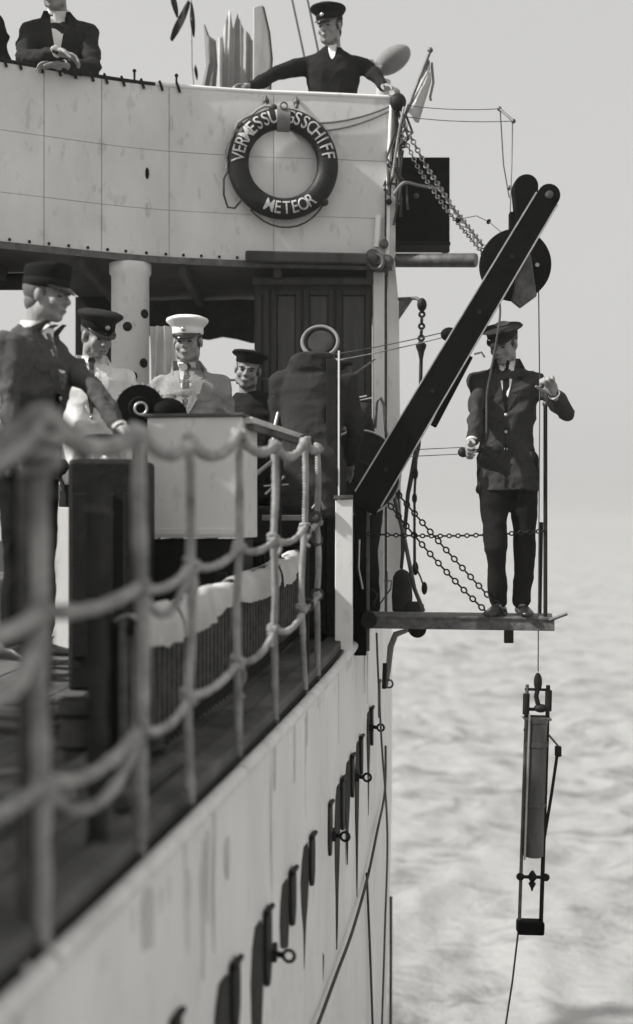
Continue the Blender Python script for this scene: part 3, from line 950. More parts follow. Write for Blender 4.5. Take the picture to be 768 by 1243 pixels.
# big sheave with its swivel arm
sh = P(625, 322, 7.16)
pu = thing('guide_sheave', 'large black disc sheave behind the boom head', 'sheave', sh - Vector((0, 0, .21)))
M().lathe(sh + Vector((0, -.035, 0)), (0, 1, 0), [(.05, -.012), (.05, 0), (.19, .0), (.205, .004), (.205, .016), (.188, .03), (.188, .04), (.205, .054), (.205, .066), (.19, .07), (.05, .07), (.05, .08)], 56).build('disc', MT['black'], pu, 30)
for a in (20, 200):
    c = sh + Vector((math.cos(math.radians(a)) * .13, -.037, math.sin(math.radians(a)) * .13 - .05))
    M().lathe(c, (0, -1, 0), [(.012, -.002), (.012, .003), (.006, .004)], 12).build('disc_bolt', MT['steel'], pu, 40)
poly = [(-.055, -.02), (.055, -.02)] + [(.075 * math.cos(a), .30 + .075 * math.sin(a)) for a in [math.pi * i / 12 for i in range(13)]]
M().prism(poly, sh + Vector((.075, .06, .16)), Vector((.98, 0, .12)), Vector((-.03, 0, 1)), .09).build('swivel_head', MT['black'], pu, 30, .01)
M().box(sh + Vector((.0, .06, .26)), .05, .06, .12).build('swivel_lug', MT['black'], pu, 0, .006)
poly = [(-.01, .05), (.05, .07), (.085, -.17), (-.01, -.24), (-.06, -.20)]
M().prism(poly, sh + Vector((.03, -.055, -.02)), (1, 0, 0), (0, 0, 1), .03).build('lower_guard', MT['iron2'], pu, 30, .006)

# wire over the sheave: down to the sampler, and slack part to the man's hand
smp = P(653, 815, 6.98)
tag(M().tube([sh + Vector((.135, -.01, -.155)), P(655, 480, 7.0), P(654, 640, 6.98), smp], .0035, 6).build('sounding_wire', MT['wire'], None, 60), 'thin vertical wire that carries the sampling tube', 'wire')
rope('slack_rope', [P(604, 352, 7.0), P(607, 378, 6.95), P(603, 410, 6.9), P(596, 450, 6.86), P(591, 480, 6.84), P(590, 530, 6.82), P(584, 546, 6.80)], .0065, MT['drope'], 'dark rope hanging from sheave in front of standing man')

# ------------------------------------------------------------------ sampler
def make_sampler():
    D = 6.98
    top = P(653, 822, D); bot = P(644, 1135, D)
    t = thing('water_sampler', 'long metal tube sampler in a rod frame hanging from wire above sea', 'sampler', bot)
    a = (bot - top).normalized(); side = Vector((1, 0, a.x * -1)).normalized()
    side = (side - a * side.dot(a)).normalized(); fw = a.cross(side)
    Lg = (bot - top).length
    def q(s_, u, v=0): return top + a * (Lg * s_) + side * u + fw * v
    def ln(s_): return Lg * s_
    M().lathe(q(.155, .0), a, [(.056, 0), (.063, .004), (.063, .03), (.059, .034), (.059, ln(.095)), (.064, ln(.097)), (.064, ln(.112)), (.059, ln(.114)), (.059, ln(.33)), (.063, ln(.332)), (.063, ln(.345)), (.058, ln(.347)), (.058, ln(.535)), (.046, ln(.54))], 28).build('tube', MT['brass'], t, 30)
    M().tube([q(.03, -.060), q(.97, -.066)], .010, 8).build('frame_rod', MT['iron2'], t, 60)
    M().tube([q(.03, .058), q(.25, .060), q(.97, .056)], .012, 8).build('frame_rod', MT['iron'], t, 60)
    M().tube([q(.14, -.050, .05), q(.70, -.055, .05)], .006, 8).build('guide_rod', MT['steel'], t, 60)
    for s_, r in ((.048, .008), (.125, .010), (.155, .012), (.205, .008)):
        M().tube([q(s_, -.072), q(s_, .070)], r, 8).build('cross_bar', MT['iron'], t, 60)
    M().box(q(.16, 0), .15, .10, .014).build('collar', MT['iron2'], t, 0, .003)
    M().ell(q(.02, 0), (.024, .024, .055), None, 12, 9).build('swivel', MT['iron'], t, 60)
    M().tube([q(.045, .0), q(.075, -.008), q(.11, .006), q(.13, .02)], .014, 8).ell(q(.12, .02), (.04, .03, .025), None, 10, 7).build('release_lever', MT['iron'], t, 60)
    for s_, u in ((.10, -.063), (.085, .062)):
        M().tube([q(s_ - .035, u), q(s_ + .045, u)], .020, 10).build('spring_case', MT['iron'], t, 60)
    M().tube([q(.27, .125), q(.45, .095), q(.63, .060)], .009, 8).build('side_lever', MT['iron'], t, 60)
    M().box(q(.285, .125), .036, .03, .06).build('lever_weight', MT['iron'], t, 0, .006)
    M().tube([q(.215, .06), q(.265, .125)], .006, 7).build('lever_stay', MT['iron2'], t, 60)
    M().tube([q(.775, -.075), q(.775, .085)], .010, 8).build('valve_bar', MT['iron'], t, 60)
    M().lathe(q(.75, .0), a, [(.006, 0), (.02, .02), (.028, .04), (.012, .06), (.022, .075), (.010, .095), (.004, .115)], 14).build('valve', MT['iron'], t, 40)
    for u in (-.068, .075):
        M().ell(q(.775, u), (.024, .022, .022), None, 10, 7).build('valve_knob', MT['iron'], t, 60)
    R = Matrix((side, fw, a)).transposed()
    M().box(q(.968, -.004), .15, .09, .075, R).build('foot_weight', MT['black'], t, 0, .012)
    M().tube([q(.985, -.07), P(622, 1190, D), P(611, 1262, D), P(600, 1330, D), P(588, 1400, D)], .0055, 7).build('tail_line', MT['drope'], t, 60)
make_sampler()

# ------------------------------------------------------------------ outer rigging by the bridge wing
tag(M().lathe(P(477, 316, 8.25), P(582, 316, 8.0) - P(477, 316, 8.25), [(.046, 0), (.046, .57), (.042, .58), (.01, .585)], 20).build('side_spar', MT['iron2'], None, 40), 'short horizontal spar from the bridge wing toward the sheave', 'spar')
lb = thing('sidelight_screen', 'black sidelight screen box on the outer end of the bridge', 'screen', P(512, 305, 8.3))
a_, b_ = P(476, 305, 8.3), P(546, 190, 8.3)
M().box(((a_.x + b_.x) / 2, 8.33, (a_.z + b_.z) / 2), b_.x - a_.x, .03, b_.z - a_.z).build('back_board', MT['black'], lb, 0, .004)
M().box((b_.x - .012, 8.48, (a_.z + b_.z) / 2 + .0), .022, .26, b_.z - a_.z - .02).build('end_board', MT['black'], lb, 0, .004)
M().box(((a_.x + b_.x) / 2, 8.22, a_.z + .012), b_.x - a_.x - .03, .20, .02).build('shelf', MT['black'], lb, 0, .004)
M().ell(P(505, 238, 8.30), (.02, .012, .02), None, 10, 7).build('knob', MT['iron2'], lb, 60)
ws = thing('wing_stanchion', 'slim pale stanchion with shackles at outer end of the bridge', 'stanchion', P(470, 325, 8.17))
M().tube([P(470, 318, 8.17), P(471, 230, 8.17), P(475, 128, 8.17)], .016, 10).build('pole', MT['white'], ws, 60)
M().tube([P(457, 300, 8.16), P(459, 262, 8.16)], .02, 10).build('socket', MT['white'], ws, 60)
M().ell(P(483, 124, 8.15), (.055, .045, .06), None, 12, 9).build('top_block', MT['iron'], ws, 60)
for (x, y, s_) in ((452, 312, .05), (470, 318, .045), (466, 296, .03), (472, 245, .02), (473, 200, .02)):
    M().ell(P(x, y, 8.14), (s_, s_ * .7, s_ * 1.1), None, 10, 7).build('shackle', MT['iron2'] if s_ > .025 else MT['iron'], ws, 60)
M().torus(P(456, 318, 8.12), (.3, 1, 0), .05, .014, 20, 8).build('ring', MT['iron2'], ws, 60)
tg = M(); rr = random.Random(5)
for i in range(9):
    x0 = rr.uniform(476, 494); y0 = rr.uniform(120, 150)
    pts = [P(x0, y0, 8.12 + rr.uniform(0, .08))]
    for j in range(5):
        pts.append(P(x0 + rr.uniform(-12, 10) - j * 1.0, y0 + (j + 1) * rr.uniform(16, 30), 8.1 + rr.uniform(0, .1)))
    sm = []
    for a, b in zip(pts[:-1], pts[1:]): sm += [a, a.lerp(b, .5)]
    tg.tube(sm + [pts[-1]], rr.choice((.006, .008, .011)), 6)
tag(tg.build('tangled_lines', MT['drope'], None, 60), 'tangle of dark lines hanging at the bridge wing stanchion', 'rope')
rope('lashing_line', [P(478, 236, 8.1), P(490, 222, 8.1), P(508, 225, 8.2), P(535, 230, 8.28)], .011, MT['gcanvas'], 'pale line drawn across the black sidelight screen')
rope('lashing_line', [P(476, 215, 8.1), P(484, 160, 8.05), P(490, 130, 8.1)], .008, MT['rope'], 'pale line rising along the bridge wing stanchion')
tag(links([P(490, 150, 8.1), P(516, 200, 8.0), P(548, 250, 7.7), P(584, 296, 7.3), P(598, 312, 7.2)], .046, .0055, .028).build('topping_chain', MT['iron2'], None, 60), 'upper slanting chain from the bridge wing to the sheave', 'chain')
tag(links([P(486, 158, 8.12), P(508, 205, 8.02), P(540, 252, 7.75), P(580, 300, 7.35), P(596, 320, 7.2)], .038, .0042, .024).build('topping_chain', MT['iron2'], None, 60), 'lower thin chain from the bridge wing to the sheave', 'chain')
for (x, y, sz, lb_) in ((557, 266, .028, 'larger dark float on the thin line left of the sheave'), (593, 269, .017, 'small dark float on the thin line close to the sheave')):
    tag(M().ell(P(x, y, 7.6), (sz * .75, sz * .7, sz), Matrix.Rotation(.5, 3, 'Y'), 14, 9).build('line_float', MT['black'], None, 60), lb_, 'float')
tag(M().tube([P(530, 226, 7.85), P(557, 266, 7.6), P(578, 262, 7.6), P(593, 269, 7.6), P(612, 285, 7.2)], .0025, 6).build('float_line', MT['wire'], None, 60), 'thin line through both floats beside the chains', 'line')
# wire spreader in the air
wf = thing('wire_spreader', 'thin upright wire spreader frame above the spar', 'spreader', P(617, 270, 8.0))
M().tube([P(606, 132, 8.0), P(623, 147, 7.9)], .008, 7).build('yoke', MT['wire'], wf, 60)
M().tube([P(607, 134, 8.0), P(611, 200, 8.0), P(618, 240, 7.9)], .004, 6).build('leg', MT['wire'], wf, 60)
M().tube([P(622, 146, 7.9), P(621, 200, 7.9), P(619, 262, 7.6)], .004, 6).build('leg', MT['wire'], wf, 60)
for p_ in (P(606, 132, 8.0), P(623, 147, 7.9), P(618, 228, 7.92)): M().ell(p_, (.016, .014, .016), None, 8, 6).build('shackle', MT['wire'], wf, 60)
for (y0, y1, s_) in ((128, 132, 'upper'), (142, 147, 'lower')):
    tag(M().tube(sagline(P(494, y0, 8.15), P(606 if y0 < 135 else 622, y1, 8.0), .015), .0028, 5).build('aerial_wire', MT['wire'], None, 60), s_ + ' thin wire from the bridge wing to the wire spreader', 'wire')
# flag on a raked staff
fl = thing('flag', 'pale drooping flag on a raked staff at the bridge wing', 'flag', P(488, 150, 8.3))
M().tube([P(487, 152, 8.3), P(522, 62, 8.35)], .011, 8).build('staff', MT['iron2'], fl, 60)
M().ell(P(522, 61, 8.35), (.02, .02, .02), None, 10, 7).build('truck', MT['iron2'], fl, 60)
g = []
for i in range(9):
    t = i / 8
    a = P(520, 68, 8.35).lerp(P(494, 136, 8.31), t)
    row = []
    for j in range(7):
        s_ = j / 6
        b = P(526, 90, 8.38).lerp(P(508, 150, 8.34), t) if i else P(523, 80, 8.36)
        p_ = a.lerp(b, s_); p_.y += .03 * math.sin(s_ * 7 + t * 3); row.append(p_)
    g.append(row)
M().grid(g, .004, (0, -1, 0)).build('cloth', MT['sky_flag'], fl, 70)
M().tube([P(524, 76, 8.36), P(526, 100, 8.38), P(522, 118, 8.37), P(523, 122, 8.37)], .009, 7).build('hoist_edge', MT['gcanvas'], fl, 60)
# hooded lamp on the bridge behind the officer
lp = thing('hooded_lamp', 'grey canvas-hooded lamp on a curved stand behind the officer', 'lamp', P(470, 120, 9.0))
M().tube([Vector((P(462, 0, 9.0).x, 9.0, 1.80)), P(464, 118, 9.0), P(466, 98, 9.0)], .05, 12).build('stand', MT['canvas'], lp, 60)
ang = math.radians(32)
Rl = Matrix.Rotation(-ang, 3, 'Y')
M().ell(P(476, 73, 9.0), (.150, .12, .085), Rl, 22, 14).build('hood', MT['gcanvas'], lp, 60)
M().tube([P(449, 76, 8.95), P(455, 84, 8.92), P(463, 84, 8.92)], .03, 10).build('bracket', MT['gcanvas'], lp, 60)
# covered gear at the centre of the bridge
def drape_bundle(name, label, outline, d, th, mt, folds, cat, seed):
    """a standing canvas bundle: outline in photo pixels, rounded in depth"""
    xs = [p[0] for p in outline]
    g = []
    rr = random.Random(seed)
    n = 14
    rows = outline          # (y, xl, xr)
    m = M(); rs = []
    for (y, xl, xr) in rows:
        a = P(xl, y, d); b = P(xr, y, d); c = (a + b) / 2; hw = max((b.x - a.x) / 2, .006)
        ring = []
        for k in range(28):
            th_ = 2 * math.pi * k / 28
            f = 1 + folds * math.sin(th_ * 5 + y * .05 + seed) 
            ring.append(c + Vector((hw * math.cos(th_), min(th, hw) * math.sin(th_) * f, 0)))
        rs.append(ring)
    m.rings(rs)
    return tag(m.build(name, mt, None, 60), label, cat)
yb = 640 - 1.80 * FPX / 8.9
drape_bundle('canvas_bundle', 'narrow dark canvas bundle with ragged top on the bridge', [(30, 247, 249), (44, 248, 254), (50, 248, 262), (80, 250, 264), (106, 244, 262), (yb, 246, 262)], 8.9, .08, MT['gcanvas'], .25, 'canvas cover', 1)
prof_ = [(268, 60), (270, 36), (273, 26), (276, 13), (279, 12), (281, 26), (283, 36), (286, 26), (289, 13), (291, 14), (293, 28), (297, 38), (302, 41), (305, 50), (307, 46)]
g = []
for i in range(43):
    x = 268 + 39 * i / 42
    yt = float(np.interp(x, [q[0] for q in prof_], [q[1] for q in prof_]))
    col_ = []
    for k_ in range(13):
        y = yt + (yb - yt) * k_ / 12
        p_ = P(x + .8 * math.sin(k_ * .9 + i * .2), y, 8.95)
        p_.y += .035 * math.sin(i * .34 + .22 * k_) * (.35 + .65 * k_ / 12) + .010 * math.sin(i * .9 + k_ * .5)
        col_.append(p_)
    g.append(col_)
tag(M().grid(g, .012, (0, -1, 0)).build('canvas_cover', MT['pcanvas'], None, 70), 'broad grey canvas with peaked top hanging in folds on the bridge', 'canvas cover')
cb = thing('curved_board', 'tall grey curved board with dark edge beside the canvas covers', 'board', P(318, yb, 8.8))
poly = [(P(x, y, 8.8).x, P(x, y, 8.8).z) for x, y in ((307, 10), (314, 7), (319, 10), (326, 40), (329, 70), (327, 110), (324, yb), (306, yb), (307, 60))]
M().prism(poly, (0, 8.8, 0), (1, 0, 0), (0, 0, 1), .05).build('face', MT['pcanvas'], cb, 30, .01)
poly = [(P(x, y, 8.86).x, P(x, y, 8.86).z) for x, y in ((317, 7), (321, 10), (328, 40), (331, 70), (329, 110), (326, yb), (317, yb), (318, 60))]
M().prism(poly, (0, 8.86, 0), (1, 0, 0), (0, 0, 1), .05).build('dark_edge', MT['dcanvas'], cb, 30, .01)
wc = M().tube([Vector((P(267, 0, 8.75).x, 8.75, 1.80)), P(267, 108, 8.75), P(267, 46, 8.75)], .014, 8).build('white_pole', MT['canvas'], None, 60); tag(wc, 'thin white pole between the canvas covers on the bridge', 'pole')
# signal flags hanging from above
hl = thing('flag_halyard', 'dark twisted pennants hanging on a line at the top edge', 'pennant', P(232, 60, 9.2))
M().tube([P(230, -60, 9.2), P(232, 0, 9.2), P(233, 80, 9.2), P(236, 112, 9.2)], .004, 6).build('line', MT['wire'], hl, 60)
def pen(x0, y0, x1, y1, wd, s_):
    a = P(x0, y0, 9.2); b = P(x1, y1, 9.2); g = []
    n_ = (b - a).normalized().cross(Vector((0, 1, 0)))
    for i in range(9):
        t = i / 8; c = a.lerp(b, t); h = wd * (math.sin(math.pi * (.12 + .8 * t)) ** .8)
        g.append([c - n_ * h + Vector((0, .02 * math.sin(5 * t + s_), 0)), c + Vector((0, -.03 * math.cos(4 * t), 0)), c + n_ * h])
    M().grid(g, .004, (0, -1, 0)).build('pennant', MT['dcanvas'], hl, 70)
pen(229, 2, 208, 49, .03, 0); pen(232, 4, 235, 44, .018, 1); pen(208, -10, 215, 20, .022, 2); pen(237, 80, 239, 96, .012, 3)
# two stays behind the officer
for (x0, x1, s_) in ((354, 366, 'left'), (373, 384, 'right')):
    tag(M().tube([P(x0 - 8, -40, 9.0), P(x1 + 12, 110, 9.0), Vector((P(x1 + 30, 0, 9.0).x, 9.0, 1.80))], .008, 7).build('rigging_stay', MT['wire'], None, 60), s_ + ' of two dark stays rising behind the officer', 'stay')
# small bracket, stay with turnbuckles and hanging gear outboard of the corner post
pd = thing('chain_stay', 'dark chain stay with turnbuckle hanging outboard of white corner post', 'stay', P(505, 760, 8.0))
M().prism([(0, 0), (.10, .0), (0, -.145)], P(484, 362, 8.25), (1, 0, 0), (0, 0, 1), .02).build('bracket', MT['iron2'], pd, 0, .003)
M().tube([P(484, 363, 8.2), P(505, 362, 8.1), P(512, 366, 8.05)], .012, 8).build('bracket_arm', MT['iron2'], pd, 60)
M().ell(P(512, 370, 8.05), (.032, .03, .045), None, 10, 8).build('hook_block', MT['iron'], pd, 60)
tag(links([P(512, 378, 8.05), P(511, 414, 8.05)], .05, .009, .034).build('chain', MT['iron'], pd, 60))
M().lathe(P(511, 414, 8.05), (0, 0, -1), [(.012, 0), (.036, .025), (.034, .04), (.022, .07), (.012, .12), (.009, .28)], 12).build('turnbuckle', MT['iron'], pd, 40)
M().tube([P(510, 440, 8.05), P(509, 500, 8.0), P(507, 540, 8.0), P(495, 600, 7.95), P(487, 690, 7.9)], [.008, .008, .02, .014, .011], 8).build('tackle_rope', MT['drope'], pd, 60)
M().tube([P(506, 545, 8.0), P(503, 600, 7.9), P(503, 690, 7.85)], .009, 7).build('tackle_rope', MT['drope'], pd, 60)
M().tube([P(475, 590, 7.6), P(490, 650, 7.6), P(503, 715, 7.6), P(514, 742, 7.6)], .013, 8).build('brace_rod', MT['iron2'], pd, 60)
M().tube([P(505, 690, 7.87), P(510, 700, 7.9), P(515, 714, 7.9)], .006, 6).tube([P(505, 520, 7.95), P(504, 575, 7.9), P(503, 605, 7.9), P(504, 690, 7.9)], .006, 6).tube([P(483, 600, 7.9), P(487, 640, 7.9), P(488, 700, 7.85)], .006, 6).build('tackle_fall', MT['drope'], pd, 60)
for (x, y, s_) in ((505, 520, .03), (504, 575, .026), (503, 605, .024), (483, 600, .024), (504, 690, .03), (515, 714, .028)):
    M().ell(P(x, y, 7.9), (s_ * .7, s_ * .7, s_ * 1.5), None, 10, 7).build('block', MT['iron'], pd, 60)
M().lathe(P(488, 743, 7.8), (0, .03, 1), [(.03, -.01), (.062, .01), (.066, .10), (.058, .22), (.040, .255), (.012, .27)], 16).build('fender', MT['dcanvas'], pd, 60)
M().lathe(P(503, 742, 7.75), (0, 0, 1), [(.05, -.02), (.06, 0), (.06, .04), (.04, .06)], 14).build('fender_foot', MT['dcanvas'], pd, 40)
M().tube([P(466, 705, 7.4), P(475, 705, 7.4), P(474, 715, 7.4), P(461, 733, 7.4)], .005, 6).build('wire_hook', MT['iron2'], pd, 60)
sf = thing('hanging_fender_line', 'curled pale line and ring hanging below the platform at ship side', 'rope', P(470, 835, 7.7))
M().tube([P(497, 764, 7.7), P(480, 770, 7.7), P(474, 785, 7.7), P(471, 815, 7.7), P(468, 835, 7.7)], [.012, .02, .02, .016, .012], 8).build('line', MT['gcanvas'], sf, 60)
M().tube([P(467, 805, 7.65), P(466, 836, 7.65)], .014, 8).build('toggle', MT['iron'], sf, 60)
M().torus(P(472, 830, 7.65), (.2, 1, 0), .024, .006, 18, 8).build('ring', MT['iron2'], sf, 60)
# wires from winch to boom block
bl = M().ell(P(545, 406, 7.2), (.05, .04, .042), None, 12, 8)
bl.tube([P(545, 406, 7.2), P(560, 402, 7.1)], .03, 8)
tag(bl.build('lead_block', MT['black'], None, 60), 'small black block at the upper end of the winch wires', 'block')
for (y0, y1, s_) in ((428, 403, 'upper'), (436, 409, 'lower')):
    tag(M().tube(sagline(P(380, y0 + 6, 7.55), P(540, y1, 7.2), .01), .003, 6).build('winch_wire', MT['iron2'], None, 60), s_ + ' of two pale wires running from winch to the black block', 'wire')
tag(M().tube([P(400, 475, 7.35), P(455, 436, 7.9)], .006, 6).build('diagonal_wire', MT['iron2'], None, 60), 'pale short diagonal wire beside the striped sailor collar', 'wire')
tag(M().tube([P(330, 460, 7.45), P(250, 462, 7.5)], .007, 6).build('winch_wire', MT['iron2'], None, 60), 'pale wire passing low in front of the seaman', 'wire')
# ------------------------------------------------------------------ gear on deck
def on_deck(x, d):
    X = (x - CX) / FPX * d
    return Vector((X, d, deck_z(X, d)))
# white instrument cabinet on a dark stand
D = 5.8
b0 = on_deck(242, D)
cab = thing('instrument_cabinet', 'white box-shaped cabinet on a dark stand behind the net', 'cabinet', b0)
a_, b_ = P(184, 653, D), P(301, 506, D)
cw, ch = b_.x - a_.x, b_.z - a_.z
Rz = Matrix.Rotation(math.radians(-8), 3, 'Z')
cc = Vector(((a_.x + b_.x) / 2, D + .2, (a_.z + b_.z) / 2))
M().box(cc, cw, .40, ch, Rz).build('body', MT['white'], cab, 0, .006)
M().box(cc + Vector((0, -.0, ch / 2 + .008)), cw + .03, .43, .016, Rz).build('lid', MT['wood'], cab, 0, .004)
M().box(cc + Vector((cw / 2 - .03, -.206, -.08)), .016, .008, .05, Rz).build('latch', MT['iron2'], cab, 0, .002)
M().box(cc + Vector((0, -.203, -ch / 2 + .03)), cw - .01, .010, .03, Rz).build('lower_batten', MT['white'], cab, 0, .002)
M().box((cc.x, cc.y, (a_.z + b0.z) / 2 - .003), cw - .03, .34, a_.z - b0.z - .006, Rz).build('stand', MT['iron'], cab, 0, .006)
# board rail running away from the cabinet
rl = thing('rail_board', 'pale wooden rail board running aft from the white cabinet', 'rail', (-.1, 7, .45))
M().beam((-.335, 5.82, .505), (.125, 8.0, .505), .075, .028).build('board', MT['battens'], rl, 0, .004)
M().beam((-.31, 5.86, .475), (.125, 7.95, .475), .03, .03).build('under_batten', MT['wood'], rl, 0, .003)
for (X, Y) in ((-.20, 6.46), (.09, 7.85)):
    z0 = deck_z(X, Y); M().tube([(X, Y, z0), (X, Y, .46)], .018, 10).build('post', MT['iron'], rl, 60)
# dark gear behind the net, between cabinet and post
wn = thing('deck_winch', 'dark steam winch with round drum behind the rail board', 'winch', Vector((.05, 7.35, deck_z(.05, 7.35))))
zf = deck_z(.05, 7.35)
dc = P(436, 574, 7.55)
M().lathe(dc + Vector((0, -.01, 0)), (.25, -1, 0), [(.06, -.02), (.24, -.02), (.262, -.01), (.262, .015), (.24, .02), (.08, .02), (.06, .04)], 40).build('drum_flange', MT['iron'], wn, 30)
M().torus(dc + Vector((.004, -.03, 0)), (.25, -1, 0), .258, .007, 40, 8).build('flange_rim', MT['steel'], wn, 60)
M().lathe(dc + Vector((-.02, .05, 0)), (-.25, 1, 0), [(.14, 0), (.14, .40), (.24, .41), (.24, .44)], 32).build('drum', MT['iron'], wn, 30)
M().box((-.08, 7.15, zf + .28), .42, .40, .56).build('engine_bed', MT['iron'], wn, 0, .015)
M().box((-.22, 6.9, zf + .62), .30, .28, .22).build('gear_box', MT['black'], wn, 0, .02)
M().tube([P(322, 600, 6.8), P(345, 578, 6.8)], .008, 7).tube([P(320, 590, 6.8), P(350, 588, 6.8)], .005, 6).build('valve_lever', MT['steel'], wn, 60)
M().tube([P(305, 580, 6.7), P(330, 560, 6.9), P(333, 520, 7.0), P(338, 500, 7.05)], .013, 8).build('steam_pipe', MT['steel'], wn, 60)
M().tube([P(380, 618, 6.75), P(388, 606, 6.75), P(394, 618, 6.75)], .015, 8).build('hand_crank', MT['iron2'], wn, 60)
M().box((-.16, 6.62, .05), .26, .04, .03).build('step', MT['wood'], wn, 0, .003)
# toothed counter wheel
gw = thing('toothed_wheel', 'black toothed wheel with small pale hub in front of the white coat', 'wheel', Vector((P(170, 0, 6.2).x, 6.2, deck_z(-.88, 6.2))))
gc = P(170, 496, 6.2)
ga = Vector((.12, -1, .05)).normalized()
M().lathe(gc, ga, [(.03, -.03), (.118, -.02), (.122, 0), (.118, .02), (.06, .022), (.05, .03)], 40).build('disc', MT['black'], gw, 30)
u_ = ga.orthogonal().normalized(); v_ = ga.cross(u_)
for i in range(28):
    a = 2 * math.pi * i / 28
    dr = u_ * math.cos(a) + v_ * math.sin(a)
    M().box(gc + dr * .124, .014, .012, .026, Matrix((dr, ga.cross(dr), ga)).transposed()).build('tooth', MT['steel'], gw, 0, .002)
M().torus(gc + ga * .036 + Vector((.004, 0, -.005)), ga, .030, .007, 24, 8).build('hub_ring', MT['steel'], gw, 60)
zb2 = deck_z(gc.x, 6.2)
M().beam((gc.x, 6.26, zb2), (gc.x, 6.26, gc.z), .09, .06, (0, 1, 0)).build('bracket', MT['iron'], gw, 0, .006)
M().ell(gc + Vector((.13, .05, -.02)), (.10, .09, .08), None, 16, 10).build('wheel_case', MT['black'], gw, 60)
# hand wheel on its dark casing
hw_ = thing('handwheel_column', 'dark casing with a flat handwheel on top under the left man hand', 'handwheel', on_deck(132, 5.35))
hb = on_deck(132, 5.35)
hz = P(132, 533, 5.35).z
M().box((hb.x, 5.45, (hb.z + P(0, 558, 5.35).z) / 2), .33, .34, P(0, 558, 5.35).z - hb.z).build('casing', MT['iron'], hw_, 0, .02)
for i, X in enumerate((-.11, 0, .11)):
    M().box((hb.x + X, 5.274, (hb.z + P(0, 558, 5.35).z) / 2), .07, .012, .70).build('casing_panel', MT['iron'], hw_, 0, .004)
M().tube([(hb.x, 5.40, P(0, 560, 5.35).z), (hb.x, 5.40, hz)], .022, 12).build('spindle', MT['iron'], hw_, 60)
M().torus((hb.x, 5.40, hz), (0.04, .05, 1), .105, .013, 36, 10).build('wheel_rim', MT['black'], hw_, 60)
for i in range(5):
    a = i * 2 * math.pi / 5 + .3
    M().tube([(hb.x, 5.40, hz), (hb.x + .1 * math.cos(a), 5.40 + .1 * math.sin(a), hz)], .008, 7).build('spoke', MT['black'], hw_, 60)
M().lathe((hb.x, 5.40, hz - .10), (0, 0, 1), [(.05, 0), (.05, .02), (.03, .05), (.025, .1)], 14).build('gland', MT['steel'], hw_, 40)
# slatted rack along the ship's edge with white canvas on top
rk = thing('slatted_rack', 'low dark rack of upright slats along the deck edge behind the net', 'rack', dk(.33, 5.5))
RA, RB = 3.9, 6.95
def rkp(d, off, h): return dk(off, d, h)
n = 52
for i in range(n):
    d = RA + (RB - RA) * i / (n - 1)
    a = rkp(d, .30, .0); b = rkp(d, .30, .50)
    M().beam(a, b, .030, .022, (1, 0, 0)).build('slat', MT['iron2'], rk, 0, .002)
for h in (.06, .48):
    g = [[rkp(RA + (RB - RA) * i / 10, .275, h), rkp(RA + (RB - RA) * i / 10, .325, h)] for i in range(11)]
    M().grid(g, .03, (0, 0, 1)).build('rail', MT['iron'], rk, 0, .003)
g = [[rkp(RA + (RB - RA) * i / 10, .335, .04), rkp(RA + (RB - RA) * i / 10, .335, .47)] for i in range(11)]
M().grid(g, .012, (-1, 0, 0)).build('back_panel', MT['iron'], rk, 0)
for d in (RA, 5.4, RB):
    M().beam(rkp(d, .36, 0), rkp(d, .36, .52), .05, .05, (1, 0, 0)).build('post', MT['iron'], rk, 0, .005)
segs = [(3.92, 4.36, 'nearest crumpled white canvas fold on the dark slatted rack', .085), (4.38, 5.25, 'second white canvas fold on the slatted rack, left of tallest net rope', .075), (5.3, 6.15, 'third white canvas fold along the slatted rack', .07), (6.2, 6.85, 'farthest small white canvas fold at the end of slatted rack', .06)]
for k, (a, b, lab, r) in enumerate(segs):
    m = M(); g = []
    nn = 34
    rr_ = random.Random(k)
    ph = [rr_.uniform(0, 6) for _ in range(6)]
    for i in range(nn + 1):
        t = i / nn; d = a + (b - a) * t
        drop = .085 + .022 * math.sin(t * 4 + ph[0]) + .006 * math.sin(t * 17 + ph[1])
        hump = .006 + .008 * math.sin(t * 6 + ph[2]) + .004 * math.sin(t * 21 + ph[3])
        w_ = .05 + .010 * math.sin(t * 13 + ph[4])
        fold = .007 * math.sin(t * 37 + ph[5]) + .004 * math.sin(t * 83)
        c = rkp(d, .30, .485)
        row = []
        for (u, h) in ((-w_ - .012 - fold, -drop * 1.1), (-w_ - .010 - fold * .6, -drop * .5), (-w_ * .85, .006), (-w_ * .3, .010 + hump), (w_ * .3, .012 + hump * 1.3), (w_ * .85, .008), (w_ + .012 + fold * .6, -drop * .45), (w_ + .016 + fold, -drop)):
            row.append(c + Vector((u, 0, h)))
        g.append(row)
    m.grid(g, .006, (0, 0, 1))
    tag(m.build('canvas_fold', MT['canvas'], None, 70), lab, 'canvas', 'canvas folds on the rack')
